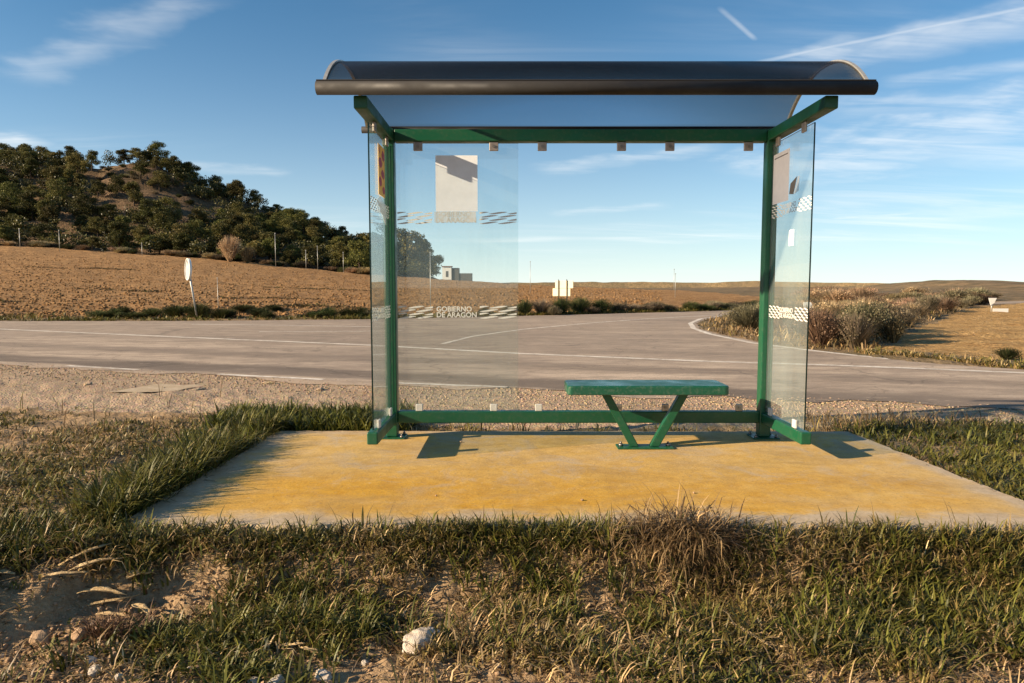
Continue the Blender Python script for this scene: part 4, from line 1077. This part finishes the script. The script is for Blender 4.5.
    P = scatter(7500, 2.68, 5.6, 3.1, 6.6, lambda x, y: rm(x, y) * np.clip((patch(x, y, 283, 1.6) - .3) * 3, .15, 1), r)
    g.clumps(P, 12, .05, .13, .04, .5, .0060, GREEN + [OLIVE[0], OLIVE[2]], r, .5)
    P = scatter(4200, 2.68, 5.6, 3.1, 6.7, lambda x, y: rm(x, y) * np.clip((patch(x, y, 287, 1.9) - .42) * 3, .06, .8), r)
    g.clumps(P, 8, .04, .12, .05, 1.0, .0048, STRAW + BROWN, r, .8)
    P = scatter(260, 2.6, 4.2, 5.6, 6.2, lambda x, y: x * 0 + .8, r)
    g.clumps(P, 7, .08, .22, .04, .5, .0040, STRAW + BROWN, r, .5)
    g.build('verge_grass', 'green grass of the verge right of the slab')
    # ---- across the road
    g = Grass()
    yf = lambda x: np.interp(x, farx, fary)
    x = r.uniform(-26, 13, 5200); y = yf(x) + .15 + np.abs(r.normal(0, .8, 5200)); k = r.uniform(0, 1, 5200) < np.clip((fbm(x * .35, y * .5, 3, 291) - .36) * 4, .1, 1)
    g.clumps(np.stack([x[k], y[k]], 1), 8, .08, .26, .12, .6, .022, GREEN + OLIVE, r, .5)
    for (x0, x1, yy) in ((-12.5, -8.4, 35), (-18, -12, 42), (-30, -24, 47), (-9, -4, 33.5), (-20, -11, 55), (-36, -26, 36), (-50, -38, 70)):     # weed lines across the field, dark clumps standing for its furrow shadows
        m = 260; x = r.uniform(x0, x1, m); y = yy + r.normal(0, .18, m)
        g.clumps(np.stack([x, y], 1), 8, .06, .2, .15, .8, .03, BROWN[:2] + [OLIVE[2]], r, .6)
    g.build('field_edge_grass', 'grass and weeds along the field edge across the road')
    g = Grass()
    x = r.uniform(5.5, 30, 9000); y = r.uniform(10.5, 46, 9000); k = inside([(5.7, 15.4), (5.8, 21), (6.6, 24), (7.9, 27.1), (10, 30.8), (14, 35), (30, 46), (26, 39.5), (17.5, 28), (10.6, 18.6), (7.5, 13.9), (6.5, 13.2)], x, y)
    P = np.stack([x[k], y[k]], 1)
    g.clumps(P, 9, .10, .34, .12, .6, .016, STRAW + OLIVE + BROWN, r, .5)
    x = r.uniform(6.6, 14, 1500); y = np.interp(x, [6.6, 8, 10, 14], [12.6, 10.6, 9.4, 8.1]) + np.abs(r.normal(.1, .45, 1500))
    g.clumps(np.stack([x, y], 1), 8, .05, .16, .1, .6, .012, GREEN + OLIVE + STRAW, r, .5)
    g.build('island_grass', 'dry tan grass at the road bend right of the shelter')
grass_all()

# ------------------------------------------------------------------ stones, clods and husks
def rock_mesh(name, seed, sx, sy, sz, sub=2, rough=.35):
    bm = bmesh.new(); bmesh.ops.create_icosphere(bm, subdivisions=sub, radius=1); rr = random.Random(seed)
    cuts = [(Vector((rr.gauss(0, 1), rr.gauss(0, 1), rr.gauss(0, 1))).normalized(), rr.uniform(.55, .9)) for _ in range(7)]
    for v in bm.verts:
        c = v.co.copy(); k = 1 + rough * .35 * math.sin(c.x * 3.1 + seed) * math.sin(c.y * 3.7 + seed * 2) + rough * .2 * math.sin(c.z * 7 + c.x * 6 + seed)
        c *= k
        for n, d in cuts:
            e = c.dot(n) - d
            if e > 0: c -= n * e * .85
        c += c * .045 * (math.sin(c.x * 11 + seed) * math.sin(c.y * 13) + .6 * math.sin(c.z * 17 + c.x * 9)) + Vector((rr.gauss(0, 1), rr.gauss(0, 1), rr.gauss(0, 1))) * .022
        v.co = (c.x * sx, c.y * sy, c.z * sz)
    return bm_mesh(name, bm, sub > 2)
def rock(name, x, y, sx, sy, sz, mat, label, seed, cat='stone', group=None, sub=2, sink=.25):
    o = link(name, rock_mesh(name, seed, sx, sy, sz, sub), mat); o.location = (x, y, gz(x, y) + sz * (1 - 2 * sink)); o.rotation_euler = (0, 0, seed)
    return tag(o, label, cat, group)
rock('rock', -.355, 2.565, .088, .07, .055, M['pale'], 'white rough rock, the largest lying in the grass of the ditch', 1, 'rock', sub=4, sink=.36)
rock('rock', -1.515, 2.375, .04, .026, .02, M['pale'], 'long pale stone casting a shadow on bare soil, lower left', 2, sub=4)
rock('rock', -.675, 2.335, .032, .025, .022, M['pale'], 'rounded pale stone at the bottom edge, left of the white rock', 3, sub=4)
rock('rock', -.83, 2.30, .036, .026, .02, M['stone'], 'grey stone at the bottom edge beside the rounded pale one', 4, sub=4)
rock('rock', -.915, 2.31, .024, .02, .014, M['stone'], 'small flat grey stone left of the grey one at the bottom edge', 5)
rock('rock', -1.86, 2.60, .05, .04, .04, M['clod'], 'upright brown clod at the left edge of the bare soil', 6, 'clod')
rock('rock', -1.72, 2.62, .035, .03, .03, M['clod'], 'small brown clod right of the upright clod', 7, 'clod')
rock('rock', -1.50, 2.47, .026, .02, .026, M['clod'], 'small pointed clod above the long pale stone', 8, 'clod')
rock('rock', -1.58, 2.46, .03, .02, .014, M['stone'], 'flat pale stone left of the small pointed clod', 9)
rr = random.Random(31)
for i, (x, y) in enumerate([(-1.3, 2.44), (-1.18, 2.40), (-1.22, 2.55), (-.55, 2.45), (-.05, 2.40), (.42, 2.42), (-1.05, 2.5), (.1, 2.5), (-1.95, 2.5), (-1.4, 2.33)]):
    s = rr.uniform(.010, .02); rock('pebble', x, y, s * 1.3, s, s * .8, M['stone'], 'small pebble on the bare soil of the ditch', 40 + i, 'pebble', 'pebbles in the ditch', 1)
def stuff_rocks(name, pts, smin, smax, mat, label, cat):
    base = [np.array([v.co[:] for v in me.vertices]) for me in [rock_mesh('tmp', 70 + k, 1, .8, .6, 1) for k in range(4)]]
    tm = bpy.data.meshes['tmp']; fa = np.array([p.vertices[:] for p in tm.polygons]); r = np.random.default_rng(5)
    n = len(pts); s = r.uniform(smin, smax, n) * r.uniform(.6, 1.4, n); a = r.uniform(0, 6.28, n); z = ground(pts[:, 0], pts[:, 1])
    Vs = []; k = r.integers(0, 4, n); nv = len(base[0])
    B = np.stack(base)[k]; ca, sa = np.cos(a)[:, None], np.sin(a)[:, None]
    X = (B[:, :, 0] * ca - B[:, :, 1] * sa) * s[:, None] + pts[:, :1]; Y = (B[:, :, 0] * sa + B[:, :, 1] * ca) * s[:, None] + pts[:, 1:]
    Z = B[:, :, 2] * s[:, None] + (z + s * .25)[:, None]
    V = np.stack([X, Y, Z], 2).reshape(-1, 3); F = (np.arange(n)[:, None, None] * nv + fa[None]).reshape(-1, 3)
    tag(link(name, np_mesh(name, V, F), mat), label, cat, kind='stuff')
    for m_ in [m for m in bpy.data.meshes if m.name.startswith('tmp')]: bpy.data.meshes.remove(m_)
r5 = np.random.default_rng(77)
x = r5.uniform(-9, 7, 9000); y = np.interp(x, nearx, neary) - np.abs(r5.normal(0, 1.0, 9000)) + .25; k = (y > yedge(x) - .35) & ~inside(SLAB, x, y)
stuff_rocks('gravel_stones', np.stack([x[k], y[k]], 1), .006, .016, M['gravel'], 'loose gravel along the road shoulder', 'gravel')
x = np.concatenate([r5.uniform(-2.8, 2.9, 1700), r5.uniform(-2.5, -1.1, 1500)]); y = r5.uniform(2.1, 3.0, 3200)
stuff_rocks('soil_crumbs', np.stack([x, y], 1), .004, .013, M['clod'], 'crumbs of earth scattered over the bank and ditch', 'soil')
y = 27 + 60 * r5.uniform(0, 1, 15000) ** 1.6; x = y * r5.uniform(-.82, .22, 15000); k = y > np.interp(x, farx, fary) + 1.6
stuff_rocks('field_clods', np.stack([x[k], y[k]], 1), .035, .10, M['field'], 'clods of ploughed earth over the field across the road', 'soil')
for i, (x, y) in enumerate([(-5.35, 8.55), (-3.2, 8.9), (-3.75, 8.1), (-2.35, 8.3)]):
    rock('rock', x, y, .10, .05, .022, M['gravel'], ['broken stone on the gravel shoulder, leftmost', 'broken stone by the worn edge line', 'dark stone on the gravel shoulder', 'broken stone nearest the slab on the gravel shoulder'][i], 90 + i, 'stone')
tag(flat_poly('asphalt_patch', densify([(-4.65, 7.75), (-3.9, 7.85), (-3.75, 8.35), (-4.4, 8.4)], .15, .04, 8), gz(-4.2, 8.1) + .008, M['slab']), kind='structure')
for i, (x, y, s) in enumerate([(.38, 3.62, .009), (1.02, 3.75, .008), (-.42, 3.7, .007), (-.38, 5.02, .009)]):
    o = link('pebble', rock_mesh('pebble', 120 + i, s * 1.2, s, s * .8, 1), M['clod']); o.location = (x, y, s * .55)
    tag(o, 'small pebble lying on the ochre slab', 'pebble', 'pebbles on the slab')

def husk(x, y, L, W, rz, pitch, curl, label, seed, group=None):
    rr = random.Random(seed); n = 9; m = 4; V = []; F = []; px = pz = 0; a = pitch
    for i in range(n + 1):
        s = i / n; w = W * (math.sin(math.pi * min(.97, s * .85 + .12))) * (1 - .15 * s) / 2
        for j in range(m + 1):
            t = (j / m - .5) * 2; V.append((px + rr.uniform(-.004, .004) * (s > .6), t * w * rr.uniform(.75, 1.15) + .006 * math.sin(s * 5 + seed), pz + (1 - t * t) * -w * .5 + w * .5 + rr.uniform(-.003, .003)))
        a -= curl / n + rr.uniform(-.06, .06); px += L / n * math.cos(a); pz += L / n * math.sin(a)
    for i in range(n):
        for j in range(m): F.append((i * (m + 1) + j, (i + 1) * (m + 1) + j, (i + 1) * (m + 1) + j + 1, i * (m + 1) + j + 1))
    me = bpy.data.meshes.new('dry_husk'); me.from_pydata(V, [], F); me.polygons.foreach_set('use_smooth', [True] * len(F))
    o = link('dry_husk', me, M['husk']); so = o.modifiers.new('thickness', 'SOLIDIFY'); so.thickness = .0014
    zmin = min(v[2] for v in V)
    o.location = (x, y, gz(x, y) + .022 - min(0, zmin) * .6); o.rotation_euler = (0, 0, rz)
    return tag(o, label, 'husk', group)
HUSKS = [(-1.86, 2.83, .17, .040, .10, .12, .2, 'long pale dry husk lying flat in the left heap'), (-1.93, 2.86, .20, .030, .55, .35, .4, 'narrow dry husk rising to the right in the left heap'),
         (-1.97, 2.88, .19, .022, .8, .5, .5, 'thin straw-like husk standing highest in the left heap'), (-1.70, 2.92, .11, .085, .6, .35, .8, 'broad cupped dry husk behind the left heap'),
         (-1.62, 2.83, .10, .035, -.6, .1, .5, 'short bent husk at the right end of the left heap'), (-2.18, 2.88, .13, .035, 1.1, .6, .6, 'dry husk sticking up at the far left edge'),
         (-2.2, 2.80, .08, .035, .1, .1, .3, 'small pale husk at the far left edge'), (-1.16, 2.66, .075, .028, .05, .1, .2, 'small pale husk on the bank below the slab corner')]
HUSKS += [(-1.80, 2.80, .16, .026, .45, .1, .2, 'straight dry husk crossing the front of the left heap'), (-1.99, 2.80, .15, .024, .25, .15, .3, 'thin pale husk at the left end of the heap'),
          (-1.90, 2.90, .18, .028, .95, .3, .3, 'dry husk leaning back behind the left heap'), (-1.74, 2.77, .12, .022, -.2, .05, .2, 'short narrow husk in front of the left heap')]
for i, h in enumerate(HUSKS): husk(h[0], h[1], h[2] * 1.2, h[3] * 1.0, *h[4:7], h[7], i, 'dry husks')
rr = random.Random(77)
for i, (x, y, L, W, a) in enumerate([(-.90, 2.52, .10, .020, .1), (-.80, 2.48, .08, .020, .0), (-.46, 2.6, .09, .016, .3), (.04, 2.60, .12, .016, -.6), (.18, 2.58, .11, .022, .35), (.02, 2.47, .07, .022, .5), (.12, 2.45, .12, .016, -.9),
                                     (.60, 2.52, .07, .02, 1.5), (.88, 2.66, .22, .016, -1.0), (.96, 2.55, .13, .024, -.5), (1.02, 2.50, .09, .022, -.2), (1.3, 2.54, .11, .020, -.1), (1.35, 2.47, .10, .022, .1)]):
    husk(x, y, L, W, a, rr.uniform(.0, .18), rr.uniform(.05, .35), 'pale dry husk littering the grass of the ditch', 20 + i, 'dry husks in the ditch')

# ------------------------------------------------------------------ signs, posts, hut
def round_sign():
    b = Vector((-12.4, 26.9, gz(-12.4, 26.9))); t = thing('road_sign', 'round white road sign seen almost edge-on, leaning on its post across the road', 'road sign', b)
    top = b + Vector((-.32, 0, 2.25)); bm = bmesh.new(); add_cyl(bm, b - Vector((0, 0, .1)), top, .035, n=10); link('post', bm_mesh('post', bm), M['post'], t)
    c = b + Vector((-.27, -.05, 1.93)); ax = Vector((-.785, -.615, .03)).normalized()
    bm = bmesh.new(); add_cyl(bm, c - ax * .012, c + ax * .012, .40, n=36); pl = link('sign_plate', bm_mesh('sign_plate', bm), M['signback'], t)
    bm = bmesh.new(); u = ax.orthogonal().normalized(); w = ax.cross(u); N = 36
    rings = [[bm.verts.new(c + ax * o + r_ * (math.cos(2 * math.pi * i / N) * u + math.sin(2 * math.pi * i / N) * w)) for i in range(N)] for o, r_ in ((-.04, .43), (.04, .43), (.04, .401), (-.04, .401))]
    for k in range(4):
        for i in range(N): bm.faces.new((rings[k][i], rings[k][(i + 1) % N], rings[(k + 1) % 4][(i + 1) % N], rings[(k + 1) % 4][i]))
    link('rim', bm_mesh('rim', bm), M['white_paint'], pl)
round_sign()
def cream_sign():
    b = Vector((2.62, 34.6, gz(2.62, 34.6))); t = thing('direction_sign', 'cream direction sign with two dark posts above the hedge across the side road', 'road sign', b)
    z = 1.15
    box('sign_panel', b.x - .50, b.x + .52, b.y, b.y + .03, z - .02, z + .36, M['cream'], t, .004, 1)
    box('sign_panel', b.x - .64, b.x + .36, b.y + .001, b.y + .031, z - .42, z - .03, M['cream'], t, .004, 1)
    for dx in (-.29, .18): cyl('post', (b.x + dx, b.y - .04, b.z - .1), (b.x + dx, b.y - .04, z + .42), .022, M['darkpost'], t, n=8)
    t.rotation_euler.z = R(-32)
cream_sign()
POSTS = [(-12.9, 30, 2.0, .020, 'thin pale pole standing right behind the leaning round sign'), (-60.5, 92, 3.6, .05, 'thin pole left of the round sign at the top of the field'), (-49.5, 92, 2.2, .05, 'short thin post at the top of the field, right of the thin pole'),
         (-32.0, 93, 5.6, .06, 'tall thin pole at the hill foot right of the tan bush'), (-27.6, 92, 3.2, .055, 'short post right of the tall thin pole'), (-26.6, 94, 4.0, .05, 'grey post beside the short post at the hill foot'),
         (-22.6, 92, 3.4, .05, 'post at the top of the field, nearest the left pane'), (-66.5, 93, 3.0, .06, 'thin post at the far left of the field top'), (-4.05, 34, 3.6, .028, 'tall thin pole seen through the back pane'),
         (1.6, 60, 3.4, .035, 'slender pole above the field right of the back pane'), (14.3, 60, 2.6, .035, 'thin pole on the horizon in the empty bay'), (26, 110, 4.2, .06, 'thin distant pole near the right post')]
for x, y, h, rad, lab in POSTS:
    rad *= .6; h *= .8
    z = gz(x, y); t = thing('pole', lab, 'pole', (x, y, z), 'thin poles'); cyl('shaft', (x, y, z - .2), (x, y, z + h), rad, M['post'], t, rad * .8, 8)
    bm = bmesh.new(); add_box(bm, x - rad * 2, x + rad * 2, y - rad * 1.3, y + rad * 1.3, z + h + .001, z + h + rad * 3, rad * .3, 1); link('cap', bm_mesh('cap', bm), M['post'], t)
def arrow_sign(x, y, zc, s, label, pts, post_h):
    t = thing('marker_sign', label, 'road sign', (x, y, gz(x, y)))
    bm = bmesh.new(); f = [bm.verts.new((x + u * s, y, zc + v * s)) for u, v in pts]; bk = [bm.verts.new((x + u * s, y + .02, zc + v * s)) for u, v in pts]; n = len(pts)
    bm.faces.new(f); bm.faces.new(bk[::-1])
    for i in range(n): bm.faces.new((f[i], bk[i], bk[(i + 1) % n], f[(i + 1) % n]))
    bmesh.ops.recalc_face_normals(bm, faces=bm.faces[:]); link('sign_plate', bm_mesh('sign_plate', bm), M['white_paint'], t)
    cyl('post', (x, y + .05, gz(x, y) - .1), (x, y + .05, zc + .1 * s), .03, M['post'], t, n=8)
arrow_sign(9.55, 22, .53, .32, 'small white arrow-shaped marker right of the right pane', [(-.5, -.5), (.2, -.5), (.5, 0), (.2, .5), (-.5, .5)], .6)
arrow_sign(24.6, 35.0, .42, .42, 'white triangular sign above the shrubs at the right edge', [(-.5, .5), (.5, .5), (.25, -.1), (-.2, -.4)], .6)
arrow_sign(25.4, 35.5, -.02, .8, 'low white plate beside the triangular sign at the right edge', [(-.5, -.12), (.5, -.12), (.5, .12), (-.5, .12)], .3)
def hut():
    x, y = -24.3, 260; z = 5.6
    t = thing('hut', 'small white hut with its shade side built as dark walls on the crest of the field', 'building', (x, y, z))
    box('wall', x - 1.9, x + 1.5, y - 2, y + 2, z - 4, z + 3.4, M['white_paint'], t)
    box('roof', x - 2.1, x + 1.7, y - 2.3, y + 2.2, z + 3.42, z + 3.7, M['roof_tile'], t)
    box('shade_side', x + 1.52, x + 4.3, y - 1.6, y + 2, z - 4, z + 3.0, M['darkwall'], t)  # shaded side of the house, its shade given by the dark wall colour
    box('low_shade_side', x + 4.32, x + 9.2, y - 1.4, y + 2, z - 4, z + 1.0, M['darkwall'], t)  # lower stretch of the shaded side, darkened by colour as well
    box('door', x - .6, x + .3, y - 2.05, y - 2.003, z - .4, z + 1.8, M['darkwall'], t)
hut()

# far blue ridge on the horizon
def ridge():
    n = 220; V = []; F = []
    for i in range(n):
        a = R(-12 + 64 * i / (n - 1)); d = 15000; x, y = d * math.sin(a), d * math.cos(a)
        h = 40 + 170 * float(fbm(np.array([i * .045]), np.array([.3]), 4, 7)[0]) * (.4 + .6 * math.exp(-((i - 70) / 60) ** 2))
        V += [(x, y, -60), (x, y, h), (x * 1.15, y * 1.15, -60)]
    for i in range(n - 1):
        k = 3 * i; F += [(k, k + 3, k + 4, k + 1), (k + 1, k + 4, k + 5, k + 2)]
    me = bpy.data.meshes.new('distant_hills'); me.from_pydata(V, [], F)
    tag(link('distant_hills', me, M['plain']), kind='structure')
ridge()
